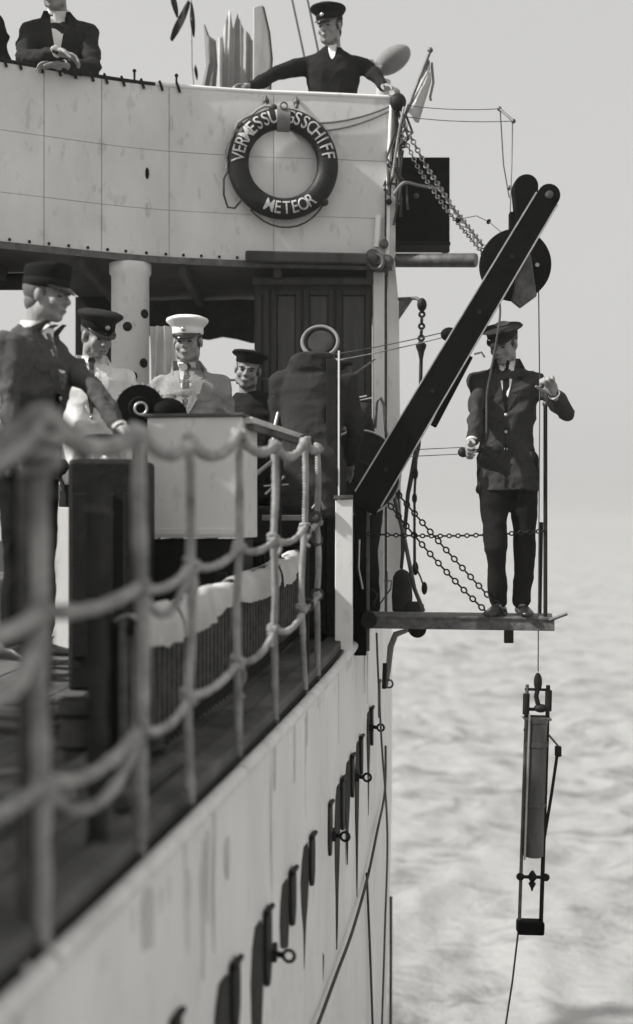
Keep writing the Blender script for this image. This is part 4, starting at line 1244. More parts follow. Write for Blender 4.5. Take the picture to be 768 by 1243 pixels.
# small things on deck
p = on_deck(46, 5.9); p.z = deck_z(p.x, p.y)
bx_ = thing('small_box', 'small white box standing on the deck behind man in grey', 'box', p)
M().box(p + Vector((0, 0, .055)), .12, .12, .11).build('body', MT['white'], bx_, 0, .004)
M().box(p + Vector((0, 0, .118)), .13, .13, .014).build('lid', MT['white'], bx_, 0, .003)
p = on_deck(60, 6.3)
lpn = thing('leaning_board', 'pale board leaning upright behind the man in grey', 'board', p)
M().beam(p + Vector((0, 0, .0)), p + Vector((.03, .10, .72)), .26, .03, (0, 1, 0)).build('face', MT['white'], lpn, 0, .004)
M().beam(p + Vector((.0, .03, .02)), p + Vector((.03, .125, .70)), .03, .03, (0, 1, 0)).build('batten', MT['wood'], lpn, 0, .003)
def bucket(p, r, h, lab):
    t = thing('bucket', lab, 'bucket', p)
    m = M().lathe(p, (0, 0, 1), [(r * .72, 0), (r * .74, .01), (r, h), (r * .94, h), (r * .70, .02), (.001, .02)], 24).build('pail', MT['wood'], t, 30)
    for k in (.2, .75):
        rr_ = r * (.72 + .28 * k) + .003; M().torus(p + Vector((0, 0, h * k)), (0, 0, 1), rr_, .006, 28, 8).build('hoop', MT['iron'], t, 60)
    M().torus(p + Vector((0, 0, h)), (0, 1, .3), r * .98, .007, 16, 8, 0, math.pi).build('handle', MT['rope'], t, 60)
bucket(on_deck(97, 4.15), .075, .20, 'small wooden bucket on deck beside the net')
def coil(p, R, r, turns, mt, lab, seed=0):
    pts = []; rr_ = random.Random(seed)
    for i in range(turns * 18):
        a = 2 * math.pi * i / 18; k = i / 18
        pts.append(p + Vector(((R - .35 * r * (k % 3)) * math.cos(a) * (1 + .04 * math.sin(3 * a + k)), (R - .35 * r * (k % 3)) * math.sin(a), r + k * r * .75)))
    tag(M().tube(pts, r, 8).build('rope_coil', mt, None, 60), lab, 'rope coil')
coil(on_deck(40, 4.6), .17, .016, 5, MT['gcanvas'], 'pale coil of rope on deck near the left edge', 1)
coil(on_deck(22, 3.55), .15, .016, 5, MT['gcanvas'], 'blurred rope coil on deck close to the viewer', 2)
coil(on_deck(150, 4.25), .13, .014, 4, MT['drope'], 'dark rope coil on deck beside the bucket', 3)
p = dk(.42, 3.1); tag(M().beam(p, dk(.40, 4.4, .03), .09, .06).build('loose_timber', MT['wood'], None, 0, .006), 'loose timber lying on deck along the net foot', 'timber')
p = dk(.20, 3.35)
tag(M().beam(dk(.17, 3.5, .03), dk(.16, 4.05, .03), .05, .05).build('chock', MT['wood'], None, 0, .006), 'short pale wooden chock at the foot of net', 'chock')

# ------------------------------------------------------------------ rope net along the deck edge
nt_ = thing('rope_net', 'coarse rope netting strung along the deck edge in the foreground', 'net', (gx(4), 4, zg(4)))
def npt(x, y, off=.03):
    d = net_d(x); return Vector((gx(d) - off, d, (CY - y) / FPX * d))
vx = [-190, -60, 68, 130, 183, 243, 300, 343, 378, 393]
top = [570, 560, 506, 560, 524, 537, 528, 541, 536, 545]
mid = [800, 775, 742, 735, 712, 686, 665, 655, 640, 632]
low = [1030, 995, 952, 930, 885, 845, 803, 765, 738, 722]
rnd = random.Random(11)
def strand(pts, r, name='strand', mt=None):
    o = rope(name, pts, r, mt or MT['rope'], parent=nt_, lay=True); return o
def bot_pt(x):
    d = net_d(x); return Vector((gx(d) - .03, d, zg(d) + .02))
for i, x in enumerate(vx):
    if x == 130: continue
    a = npt(x, top[i]); b = npt(x + rnd.uniform(-3, 3), mid[i]); c = npt(x + rnd.uniform(-4, 2), low[i]); e = bot_pt(x)
    ab = a.lerp(b, .5) + Vector((rnd.uniform(-.006, .006), rnd.uniform(-.02, .02), 0)); bc = b.lerp(c, .5) + Vector((rnd.uniform(-.008, .008), rnd.uniform(-.02, .02), 0))
    strand([a, ab, b, bc, c, c.lerp(e, .5), e], .020 if x < 200 else .0145)
    for q, s_ in ((a, .024), (b, .022), (c, .022)):
        kn_ = M()
        for w_ in range(3):
            kn_.torus(q + Vector((rnd.uniform(-.004, .004), 0, (w_ - 1) * .011)), (rnd.uniform(-.5, .5), rnd.uniform(-.5, .5), 1), .0195, .0095, 14, 7)
        kn_.torus(q + Vector((0, -.006, 0)), (1, .3, rnd.uniform(-.4, .4)), .017, .0085, 14, 7)
        kn_.build('knot', MT['rope'], nt_, 60)
def hrow(ys, sag, r, bend=0):
    idx = [i for i in range(len(vx)) if vx[i] != 130]
    for a, b in zip(idx[:-1], idx[1:]):
        p_ = npt(vx[a], ys[a]); q_ = npt(vx[b], ys[b])
        s_ = sag * rnd.uniform(.6, 1.3) * min(1, (q_ - p_).length / .5)
        mids = [p_.lerp(q_, t) - Vector((0, 0, s_ * 4 * t * (1 - t))) for t in (0, .25, .5, .75, 1)]
        strand(mids, r * (1.4 if vx[b] < 200 else 1.1))
hrow(top, .045, .017); hrow(mid, .03, .0125); hrow(low, .035, .0125)
for dx in (0, 1):   # doubled top rope where it is lashed at the near stanchion
    strand([npt(-60, 566), npt(0, 556), npt(40, 520), npt(72, 500), npt(96, 520), npt(118, 552)], .018)
# loose tails and an extra slack bight, frayed ends
for (x, y, L_) in ((243, 690, .16), (300, 805, .12), (343, 655, .10), (183, 885, .20), (68, 742, .18), (378, 640, .09)):
    q = npt(x + 3, y); strand([q, q + Vector((.012, -.02, -L_ * .4)), q + Vector((-.006, -.015, -L_ * .75)), q + Vector((.010, -.02, -L_))], .008)
strand([npt(183, 712), npt(205, 745), npt(225, 735), npt(243, 688)], .012)
strand([npt(68, 952), npt(105, 985), npt(150, 960), npt(183, 890)], .016)
strand([npt(-60, 800), npt(0, 850), npt(40, 830), npt(68, 760)], .018)
bun = M()
for i in range(7):
    bun.torus(npt(66 + rnd.uniform(-4, 4), 512 + i * 9), (rnd.uniform(-.4, .4), rnd.uniform(-.4, .4), 1), .034 + rnd.uniform(-.005, .005), .012, 16, 7)
bun.build('rope_bundle', MT['rope'], nt_, 60)
# second vertical and a dark stanchion close by
sd = net_d(60)
nst = thing('net_stanchion', 'blurred grey stanchion of the net nearest the viewer', 'stanchion', Vector((gx(sd) - .06, sd + .05, zg(sd) + .05)))
M().tube([Vector((gx(sd) - .06, sd + .05, zg(sd) + .03)), Vector((gx(sd) - .06, sd + .05, .21))], .018, 12).build('bar', MT['iron2'], nst, 60)
M().ell(Vector((gx(sd) - .06, sd + .05, .22)), (.028, .028, .028), None, 12, 8).build('ball', MT['iron2'], nst, 60)
for xx, hh, lab in ((92, .16, 'thick dark stanchion wrapped in cloth near the left of net'), (158, .12, 'dark blurred stanchion between the near net ropes')):
    sd = net_d(xx); c0 = Vector((gx(sd) - .10, sd + .10, zg(sd) + .03))
    nst = thing('net_stanchion', lab, 'stanchion', c0)
    m = M(); rs_ = []
    for i in range(24):
        z_ = c0.z + (hh - c0.z) * i / 23
        rs_.append([Vector((c0.x, c0.y, z_)) + Vector((math.cos(2 * math.pi * j / 14), math.sin(2 * math.pi * j / 14), 0)) * (.026 + .004 * math.sin(i * 1.1 + j) + .003 * math.sin(i * 2.7)) for j in range(14)])
    m.rings(rs_).build('wrapped_bar', MT['dcanvas'], nst, 60)
    M().torus((c0.x, c0.y, hh - .08), (.1, .1, 1), .030, .010, 18, 8).build('seizing', MT['drope'], nst, 60)
sd = net_d(384)
nst = thing('net_stanchion', 'dark stanchion at the far end of the net beside the rail post', 'stanchion', Vector((gx(sd) - .05, sd + .03, zg(sd) + .05)))
M().tube([Vector((gx(sd) - .05, sd + .03, zg(sd) + .03)), Vector((gx(sd) - .05, sd + .03, .40))], .016, 12).build('bar', MT['iron'], nst, 60)
M().torus(Vector((gx(sd) - .05, sd + .0, .40)), (.2, 1, 0), .03, .010, 18, 8).build('eye', MT['iron'], nst, 60)
for q in ((378, 640), (390, 628), (392, 655), (381, 735), (392, 722)):
    M().torus(npt(*q), (rnd.uniform(-1, 1), 1, rnd.uniform(-.5, .5)), .026, .009, 16, 7).build('lashing', MT['drope'], nst, 60)

hx0, hx1, hy0, hy1 = -4.6, -1.75, -4.0, 4.1  # added house, out of view, standing here to shade the near deck
hz0 = deck_z(-2.2, 1) - .05
dh = thing('shade_deckhouse', 'white house added unseen beyond the left edge to shade the near deck', 'shade_deckhouse', ((hx0 + hx1) / 2, .05, hz0))
M().box(((hx0 + hx1) / 2, (hy0 + hy1) / 2, hz0 + 1.15), hx1 - hx0, hy1 - hy0, 2.3).build('wall', MT['white'], dh, 0, .02)
M().box(((hx0 + hx1) / 2, (hy0 + hy1) / 2, hz0 + 2.34), hx1 - hx0 + .25, hy1 - hy0 + .25, .08).build('roof', MT['gcanvas'], dh, 0, .02)
for Y in (-2.6, .2, 1.6):
    o = M().torus((hx1 + .012, Y, hz0 + 1.55), (1, 0, 0), .16, .025, 28, 8).build('porthole', MT['brass'], dh, 60)
    M().lathe((hx1 + .004, Y, hz0 + 1.55), (1, 0, 0), [(.15, 0), (.15, .008), (.001, .009)], 24).build('pane', MT['black'], o, 40)
o = M().box((hx1 + .02, -1.2, hz0 + .98), .04, .72, 1.85).build('door', MT['darkwood2'], dh, 0, .01)
M().ell((hx1 + .06, -.92, hz0 + .98), (.025, .025, .025), None, 12, 8).build('door_knob', MT['brass'], o, 60)
# ------------------------------------------------------------------ people
UP = Vector((0, 0, 1))
def frame(fwd, up=UP):
    f = Vector(fwd).normalized(); r = f.cross(Vector(up)).normalized(); u = r.cross(f)
    return Matrix((r, f, u)).transposed()        # columns right, forward, up

def add_hand(m, wrist, dr, palm, s, curl=.5, side=1, spread=.06):
    """palm and five fingers; dr = direction of the hand, palm = direction the palm faces, side = +1 thumb toward dr x palm"""
    d = Vector(dr).normalized(); pn = Vector(palm); pn = (pn - d * pn.dot(d)).normalized(); sd = d.cross(pn) * side
    R = Matrix((sd, d, pn)).transposed()
    W = Vector(wrist)
    m.ell(W + d * .045 * s, (.040 * s, .052 * s, .016 * s), R, 12, 8)
    m.cap(W - d * .02 * s, .026 * s, W + d * .03 * s, .028 * s, 10)
    lens = (.078, .088, .082, .064)
    for i in range(4):
        off = (1.5 - i) * .0215 * s
        b = W + d * .085 * s + sd * off
        L_ = lens[i] * s
        pts = [b]; ang = curl * .55; dirv = d
        for k, fr in enumerate((.44, .31, .25)):
            dirv = (d * math.cos(ang) + pn * math.sin(ang) + sd * (1.5 - i) * spread).normalized()
            pts.append(pts[-1] + dirv * L_ * fr); ang += curl * (1.0 - .15 * k)
        m.chainc(pts, [.0098 * s, .0092 * s, .0085 * s, .0075 * s], 8)
    b = W + d * .022 * s + sd * .030 * s
    td = (d * .72 + sd * .60 + pn * .35).normalized()
    p1 = b + td * .042 * s; td2 = (d * .85 + sd * .25 + pn * (.3 + curl * .4)).normalized(); p2 = p1 + td2 * .032 * s; p3 = p2 + td2 * .024 * s
    m.chainc([b, p1, p2, p3], [.014 * s, .012 * s, .0105 * s, .009 * s], 8)

def head_prims(m, H, R, s):
    def q(x, y, z): return H + R @ Vector((x * s, y * s, z * s))
    def e(c, r): m.ell(q(*c), (r[0] * s, r[1] * s, r[2] * s), R, 18, 12)
    e((0, -.018, .150), (.077, .097, .090))
    e((0, .022, .085), (.060, .066, .086))
    e((0, .052, .018), (.032, .030, .024))
    e((0, .030, .030), (.050, .045, .034))
    for sx in (-1, 1):
        e((sx * .040, .056, .080), (.022, .024, .026))
        e((sx * .052, .005, .045), (.018, .034, .040))
        e((sx * .030, .076, .128), (.026, .012, .010))
        e((sx * .078, -.008, .100), (.009, .018, .029))
    m.cap(q(0, .084, .122), .0085 * s, q(0, .106, .086), .013 * s, 10)
    e((0, .100, .080), (.019, .013, .011))
    e((0, .084, .052), (.024, .012, .0075))
    e((0, .082, .039), (.021, .012, .0075))

def head_extras(t, H, R, s, hair, look):
    def q(x, y, z): return H + R @ Vector((x * s, y * s, z * s))
    hm = M().ell(q(0, -.028, .145), (.0815 * s, .094 * s, .092 * s), R, 22, 14)
    hm.ell(q(0, -.050, .080), (.062 * s, .058 * s, .060 * s), R, 18, 10)
    hm.build('hair', MT[hair], t, 70)
    for sx in (-1, 1):
        M().ell(q(sx * .030, .0775, .108), (.013 * s, .008 * s, .0055 * s), R, 12, 8).build('eye', MT['eye'], t, 60)
        M().tube([q(sx * .012, .093, .123), q(sx * .030, .0925, .129), q(sx * .050, .080, .124)], [.004 * s, .0052 * s, .003 * s], 6).build('eyebrow', MT[hair], t, 60)
    M().tube([q(-.023, .0885, .0455), q(0, .0965, .0465), q(.023, .0885, .0455)], [.002 * s, .0032 * s, .002 * s], 6).build('mouth', MT['lipm'], t, 60)

def ring_e(H, R, s, a, b, z, cy=-.012, n=28, tilt=0.0, ex=1.0):
    pts = []
    for j in range(n):
        th = 2 * math.pi * j / n
        x = a * math.cos(th); y = cy + b * math.sin(th)
        pts.append(H + R @ Vector((x * s, y * s, (z + tilt * (y - cy)) * s)))
    return pts
def make_cap(t, H, R, s, kind, top_m, band_m, badge=True):
    c = None
    if kind in ('peaked', 'white'):
        prof = [(.083, .103, .146), (.086, .106, .150), (.087, .107, .186), (.094, .114, .192), (.118, .134, .216), (.121, .138, .226), (.116, .132, .236), (.085, .10, .248), (.04, .05, .252)]
        m = M().rings([ring_e(H, R, s, a, b, z, tilt=.10 if z > .19 else .02, cy=-.012 + (.006 if z > .2 else 0)) for a, b, z in prof])
        c = m.build('cap', top_m, t, 50)
        M().rings([ring_e(H, R, s, a, b, z, tilt=.02) for a, b, z in ((.0875, .1075, .152), (.0885, .1085, .154), (.0885, .1085, .184), (.0875, .1075, .186))], False, False).build('cap_band', band_m, c, 50)
        vis(H, R, s, c, .050, .028)
        if badge: M().ell(H + R @ Vector((0, .100 * s, .176 * s)), (.016 * s, .006 * s, .013 * s), R, 10, 7).build('cap_badge', MT['badge'], c, 60)
    elif kind == 'pillbox':        # soft field cap with straight sides
        prof = [(.082, .102, .140), (.086, .106, .143), (.089, .109, .19), (.092, .112, .225), (.086, .105, .243), (.05, .06, .252)]
        m = M().rings([ring_e(H, R, s, a, b, z, tilt=.10 if z > .2 else 0) for a, b, z in prof])
        c = m.build('cap', top_m, t, 60)
        M().rings([ring_e(H, R, s, a, b, z) for a, b, z in ((.0875, .1075, .146), (.0895, .1095, .149), (.091, .111, .178), (.0895, .1095, .18))], False, False).build('cap_band', band_m, c, 50)
        vis(H, R, s, c, .036, .030)
    elif kind == 'sailor':
        prof = [(.081, .101, .150), (.084, .104, .152), (.085, .105, .180), (.104, .122, .188), (.116, .132, .198), (.108, .124, .212), (.06, .07, .220)]
        m = M().rings([ring_e(H, R, s, a, b, z, tilt=.22 if z > .185 else .06) for a, b, z in prof])
        c = m.build('cap', top_m, t, 60)
    elif kind == 'flat':
        prof = [(.083, .103, .150), (.087, .108, .153), (.090, .112, .180), (.118, .135, .190), (.130, .150, .200), (.120, .140, .212), (.080, .09, .220), (.03, .03, .222)]
        m = M().rings([ring_e(H, R, s, a, b, z, tilt=.05, cy=-.012 + (.012 if z > .19 else 0)) for a, b, z in prof])
        c = m.build('cap', top_m, t, 60)
        vis(H, R, s, c, .050, .020, top_m)
    elif kind == 'round':          # flat round cap, pushed back on the head
        C = H + R @ Vector((0, -.110 * s, .150 * s)); ax_ = (R @ Vector((0, -.97, -.22))).normalized()
        c = M().lathe(C, ax_, [(.080 * s, -.06 * s), (.090 * s, -.02 * s), (.103 * s, .0), (.104 * s, .012 * s), (.094 * s, .020 * s), (.04 * s, .018 * s), (.002, .018 * s)], 32).build('cap', top_m, t, 50)
        M().torus(C + ax_ * .012 * s, ax_, .098 * s, .012 * s, 36, 10).build('cap_rim', MT['gcanvas'], c, 60)
        M().torus(C + ax_ * .016 * s, ax_, .080 * s, .010 * s, 36, 8).build('cap_ring_shade', MT['black_cloth'], c, 60)  # dark ring puts the shading inside the rim into the colour
    return c
def vis(H, R, s, c, ext, drop, mt=None):
    g = []
    for i in range(13):
        th = math.radians(90 + (i - 6) * 12)
        u = 1 - ((i - 6) / 6.0) ** 2
        row = []
        for j in range(4):
            k = j / 3
            a = .0865 + ext * .25 * k * u; b = .1065 + ext * k * u
            row.append(H + R @ Vector((a * math.cos(th) * s, (-.012 + b * math.sin(th)) * s, (.153 - drop * k * u + .004 * math.sin(math.pi * k)) * s)))
        g.append(row)
    M().grid(g, .004 * s, R @ Vector((0, 0, 1))).build('visor', mt or MT['peak'], c, 60)

def person(label, base, fwd, s=1.0, lean=(0, 0), pelvis=(0, 0), head_f=None, tiltv=None, arms=None, legs=None,
           top=None, trousers='navy', cap=('peaked', 'navy', 'black_cloth'), hair='hair', shoe='shoe', hem=.80, wr=.006, seed=0,
           collar=True, shirt=None, tie=None, lapels=None, buttons=0, pockets=False, kerchief=False, upcollar=False, hands=(0.5, 0.5), hand_dirs=None, headoff=(0, 0, 0), stripes=False):
    """lean = (right, forward) shift of the neck base over the feet"""
    base = Vector(base)
    t = thing('person', label, 'person', base)
    F0 = Vector(fwd).normalized(); Rr = F0.cross(UP).normalized()
    pel = base + UP * .93 * s + Rr * pelvis[0] + F0 * pelvis[1]
    neck = base + UP * (1.475 * s - .25 * (abs(lean[1]) ** 2)) + Rr * lean[0] + F0 * lean[1]
    sp = (neck - pel).normalized()
    Fw = (F0 - sp * F0.dot(sp)).normalized(); Rt = Fw.cross(sp).normalized()
    def T(x, y, z):   # torso coordinates: z height of a standing man, measured along the spine from the pelvis
        return pel + Rt * x * s + Fw * y * s + sp * ((z - .93) * s)
    hf = Vector(head_f or fwd).normalized()
    Hup = Vector(tiltv) if tiltv else UP
    HR = frame(hf, Hup)
    nk_top = T(0, .01, 1.53) + Vector(headoff) * s
    H = nk_top - HR @ Vector((0, -.03 * s, .005 * s))
    sh = {1: T(.176, -.01, 1.388), -1: T(-.176, -.01, 1.388)}
    A = {}
    for sg in (1, -1):
        if arms and arms.get(sg): A[sg] = [Vector(p) for p in arms[sg]]
        else:
            e_ = sh[sg] + Rt * sg * .06 * s + UP * -.285 * s - Fw * .02 * s
            A[sg] = [e_, e_ + UP * -.24 * s + Fw * .08 * s]
    Lg = {}
    for sg in (1, -1):
        hip = pel + Rt * sg * .095 * s - sp * .04 * s
        if legs and legs.get(sg): kn, an = [Vector(p) for p in legs[sg]]
        else:
            an = base + Rr * sg * .11 * s + UP * .075 * s; kn = hip.lerp(an, .5) + F0 * .02 * s
        Lg[sg] = (hip, kn, an)
    # ---- body: one surface
    m = M()
    head_prims(m, H, HR, s)
    hb_ = H + HR @ Vector((0, -.035 * s, .06 * s))
    m.chainc([hb_, nk_top.lerp(T(0, -.01, 1.46), .5), T(0, -.01, 1.42)], [.054 * s, .056 * s, .068 * s])
    m.chainc([T(0, 0, .93), T(0, 0, 1.1), T(0, 0, 1.3)], [.09 * s, .085 * s, .095 * s])
    for sg in (1, -1):
        m.chainc([T(0, 0, 1.37), sh[sg], A[sg][0], A[sg][1]], [.060 * s, .030 * s, .022 * s, .024 * s])
        hip, kn, an = Lg[sg]
        m.chainc([T(0, 0, .93), hip, kn, an], [.09 * s, .060 * s, .036 * s, .028 * s])
        m.cap(an, .034 * s, an - UP * .048 * s + F0 * .05 * s, .022 * s)
        hd = (A[sg][1] - A[sg][0]).normalized(); pn = -Rt * sg * .4 - UP * .8
        if hand_dirs and hand_dirs.get(sg): hd, pn = [Vector(v).normalized() for v in hand_dirs[sg]]
        cr = hands[0 if sg == 1 else 1]
        # thumb points to the figure's front / inner side
        want = Fw - Rt * sg * .3 if abs(hd.normalized().dot(Fw)) < .8 else -Rt * sg
        sdv = hd.cross(pn)
        add_hand(m, A[sg][1], hd, pn, s, cr, 1 if sdv.dot(want) > 0 else -1)
    me = fuse(m, .0062, 2, 'body')
    a = coords(me) - np.array(base); setco(me, a)
    link('body', me, MT['skin'], t, base, 70)
    head_extras(t, H, HR, s, hair, None)
    if cap: make_cap(t, H, HR, s, cap[0], MT[cap[1]], MT[cap[2]], cap[0] in ('peaked', 'white'))
    # ---- jacket
    def ell_ring(z, hw, hd_, yo=0.0, n=36, k=2.4):
        pts = []
        for j in range(n):
            th = 2 * math.pi * j / n
            cs, sn = math.cos(th), math.sin(th)
            x = hw * math.copysign(abs(cs) ** (2 / k), cs); y = hd_ * math.copysign(abs(sn) ** (2 / k), sn)
            pts.append(T(x, y + yo, z))
        return pts
    j = M()
    rg = [(hem, .190, .140, .0), (hem + .06, .188, .138, 0), (.98, .178, .132, .0), (1.08, .166, .126, .004), (1.20, .176, .136, .01), (1.32, .188, .138, .008), (1.40, .180, .118, -.002), (1.45, .135, .092, -.006), (1.485, .085, .074, -.008), (1.50, .074, .068, -.006)]
    if hem > .9: rg = [r for r in rg if r[0] > hem + .02 or r[0] == hem]
    j.rings([ell_ring(z, a_, b_, y_) for z, a_, b_, y_ in rg])
    torso_v = [Vector(v) for v in j.v]; torso_f = [tuple(f) for f in j.f]
    for sg in (1, -1):
        e_, w_ = A[sg]
        w2 = e_.lerp(w_, .96)
        j.chainc([T(sg * .09, -.005, 1.392), sh[sg] + Rt * sg * .006 * s, sh[sg].lerp(e_, .5), e_, e_.lerp(w2, .5), w2], [.080 * s, .068 * s, .063 * s, .056 * s, .053 * s, .044 * s], 16)
    if upcollar:
        j.rings([ell_ring(1.43, .15, .115, -.012), ell_ring(1.475, .135, .110, -.018), ell_ring(1.525, .118, .108, -.03), ell_ring(1.54, .085, .08, -.03)])
    jm = fuse(j, .0095, 5, 'jacket')
    wrinkle(jm, wr * s, seed + 1)
    a = coords(jm)
    bvh = BVHTree.FromPolygons([Vector(p) for p in a], [tuple(pl.vertices) for pl in jm.polygons])
    setco(jm, a - np.array(base))
    tm = MT[top or 'navy']
    jo = link('jacket', jm, tm, t, base, 80)
    bvt = BVHTree.FromPolygons(torso_v, torso_f)
    def hit(x, z, off):
        o_ = T(x, .6, z); h = bvh.ray_cast(o_, -Fw); h2 = bvt.ray_cast(o_, -Fw)
        if h2[0] is not None and (h[0] is None or (h[0] - h2[0]).length > .035 * s): return h2[0] + Fw * (off + .008) * s
        if h[0] is None: return T(x, .10, z) + Fw * off * s
        return h[0] + Fw * off * s
    def drape(rows, off, th, mt, name, parent, nc=6):
        g = []
        for z, xl, xr in rows:
            g.append([hit(xl + (xr - xl) * k / nc, z, off) for k in range(nc + 1)])
        return M().grid(g, th * s, Fw).build(name, mt, parent, 60)
    if shirt:
        drape([(1.500, -.045, .045), (1.46, -.044, .044), (1.38, -.032, .032), (1.30, -.016, .016), (1.25, -.004, .004)], .003, .010, MT[shirt], 'shirt_front', t)
        # stand collar
        M().rings([ell_ring(1.48, .074, .068, -.006, 28), ell_ring(1.512, .068, .064, -.004, 28), ell_ring(1.513, .060, .056, -.004, 28), ell_ring(1.48, .064, .058, -.006, 28)]).build('shirt_collar', MT[shirt], t, 50)
        if tie:
            drape([(1.505, -.014, .014), (1.485, -.021, .021), (1.465, -.012, .012), (1.38, -.018, .018), (1.28, -.020, .020), (1.20, -.006, .006)], .008, .010, MT[tie], 'tie', t, 4)
        lm = MT[lapels or top]
        for sg in (1, -1):
            drape([(1.515, sg * .055, sg * .080), (1.47, sg * .047, sg * .105), (1.425, sg * .040, sg * .105), (1.41, sg * .037, sg * .080), (1.39, sg * .034, sg * .100), (1.30, sg * .018, sg * .072), (1.20, sg * .000, sg * .014)], .005, .009, lm, 'lapel', jo)
    if buttons:
        for k in range(buttons):
            z = 1.18 - k * .10
            M().ell(hit(.0, z, .003), (.010 * s, .005 * s, .010 * s), frame(Fw, sp), 10, 7).build('button', MT['badge'], jo, 60)
            if buttons > 3: M().ell(hit(-.11, z, .003), (.010 * s, .005 * s, .010 * s), frame(Fw, sp), 10, 7).build('button', MT['badge'], jo, 60)
    if pockets:
        for sg in (1, -1):
            drape([(1.325, sg * .065, sg * .145), (1.30, sg * .064, sg * .146), (1.285, sg * .085, sg * .125)], .006, .010, tm, 'pocket_flap', jo)
            drape([(.965, sg * .07, sg * .165), (.93, sg * .068, sg * .168), (.91, sg * .075, sg * .16)], .007, .012, tm, 'pocket_flap', jo)
        drape([(1.21, -.004, .006), (1.0, -.004, .006), (hem + .02, -.004, .006)], .004, .006, MT['black_cloth'], 'front_edge', jo, 2)
    if kerchief:
        drape([(1.50, -.030, .030), (1.46, -.026, .026), (1.42, -.016, .016), (1.40, -.004, .004)], .006, .010, MT['white_cloth'], 'shirt_collar', t)
    if stripes:
        for k, (zz, rr_) in enumerate(((1.475, .10), (1.455, .128))):
            M().rings([ell_ring(zz, rr_ + .055, rr_ + .012, -.006, 36), ell_ring(zz + .008, rr_ + .054, rr_ + .012, -.006, 36), ell_ring(zz + .008, rr_ + .03, rr_ - .01, -.006, 36), ell_ring(zz, rr_ + .03, rr_ - .01, -.006, 36)]).build('collar_stripe', MT['white_cloth'], jo, 50)
    for sg in (1, -1):   # cuffs
        e_, w_ = A[sg]; d_ = (w_ - e_).normalized()
        M().tube([e_.lerp(w_, .955), e_.lerp(w_, .995)], [.036 * s, .031 * s], 16).build('cuff', MT['white_cloth'] if shirt else tm, t, 50)
    # ---- trousers
    k = M()
    k.rings([ell_ring(.80, .15, .11), ell_ring(.90, .168, .118), ell_ring(1.0, .158, .115), ell_ring(1.04, .150, .112)])
    for sg in (1, -1):
        hip, kn, an = Lg[sg]
        k.chainc([hip + sp * .02 * s, hip.lerp(kn, .45), kn, kn.lerp(an, .5), an + UP * .015 * s], [.102 * s, .088 * s, .070 * s, .064 * s, .062 * s], 16)
    km = fuse(k, .0115, 4, 'trousers')
    wrinkle(km, wr * s * .45, seed + 2, 16, 45)
    setco(km, coords(km) - np.array(base))
    link('trousers', km, MT[trousers], t, base, 80)
    for sg in (1, -1):
        hip, kn, an = Lg[sg]
        fo = an - UP * .075 * s
        ft = (F0 + Rr * sg * .25).normalized(); fr = ft.cross(UP)
        Rf = Matrix((fr, ft, UP)).transposed()
        sm = M()
        prof = [(-.085, .022, .030), (-.075, .034, .055), (-.03, .036, .075), (.03, .036, .068), (.08, .044, .048), (.13, .045, .036), (.17, .034, .030), (.185, .012, .022)]
        rs = []
        for y, hw, h in prof:
            rs.append([fo + Rf @ Vector((hw * s * math.cos(th), y * s, max(0.002, h * s * (.5 + .5 * math.sin(th))))) for th in [2 * math.pi * i / 16 for i in range(16)]])
        sm.rings(rs).build('shoe', MT[shoe], t, 60)
    return t

def deckp(x, d, dz=0.0):
    X = (x - CX) / FPX * d; return Vector((X, d, deck_z(X, d) + dz))

# man in grey by the handwheel
b = deckp(33, 5.65); b.z = -.60
person('man in grey buttoned suit and dark cap at left, hand on the handwheel', b, (.93, -.37, 0), 1.015, head_f=(.93, -.28, -.12), lean=(0, .05),
       arms={1: [P(12, 485, 5.42), P(20, 542, 5.30)], -1: [P(112, 468, 5.62), P(146, 520, 5.45)]},
       hand_dirs={-1: ((.85, -.2, -.35), (0, 0, -1)), 1: ((.4, -.1, -1), (.6, .6, 0))},
       top='grey_suit', lapels='grey_suit', trousers='black_cloth', cap=('pillbox', 'black_cloth', 'navy'), hair='ghair', shirt='white_cloth', tie='tie', pockets=True, buttons=2, hem=.80, wr=.007, seed=10, hands=(.3, .75))
# man in white coat with dark peaked cap
b = deckp(112, 6.75, .03)
person('man in white coat, patterned tie and dark peaked cap looking down', b, (.15, -.98, 0), .985, head_f=(.55, -.72, -.34), lean=(0, .06),
       top='white_cloth', trousers='navy', cap=('peaked', 'navy2', 'black_cloth'), hair='ghair', shirt='white_cloth', tie='tie', buttons=2, seed=20)
# man with the white cap
b = deckp(231, 7.15, .02)
person('man with white cap and pale drill jacket standing behind the white cabinet', b, (-.10, -.99, 0), 1.0, head_f=(-.12, -.98, -.12), lean=(-.0, .02),
       top='khaki', lapels='khaki', trousers='khaki', cap=('white', 'white_cloth', 'white_cloth'), shirt='white_cloth', tie='tie', buttons=2, pockets=True, seed=30, wr=.007)
# seaman with the soft dark cap, leaning
b = deckp(322, 7.5)
person('seaman in dark jersey and soft dark cap leaning to look out', b, (-.12, -.99, 0), .95, head_f=(-.05, -.97, -.18), tiltv=(.16, 0, 1), lean=(.10, .05), pelvis=(0.0, 0),
       top='navy', trousers='navy', cap=('sailor', 'black_cloth', 'black_cloth'), seed=40, hem=.9)
# man seen from behind
b = deckp(378, 7.0, .02)
person('man in dark overcoat and round cap seen from behind, head bowed', b, (.06, 1, 0), 1.04, head_f=(.05, .80, -.60), lean=(.0, .08), headoff=(.04, .03, -.075),
       arms={1: [P(432, 520, 7.1), P(424, 560, 7.35)], -1: [P(336, 520, 7.1), P(350, 560, 7.35)]},
       top='coat', trousers='coat', cap=('round', 'dcanvas', 'dcanvas'), seed=50, hem=.62, upcollar=True, wr=.004)
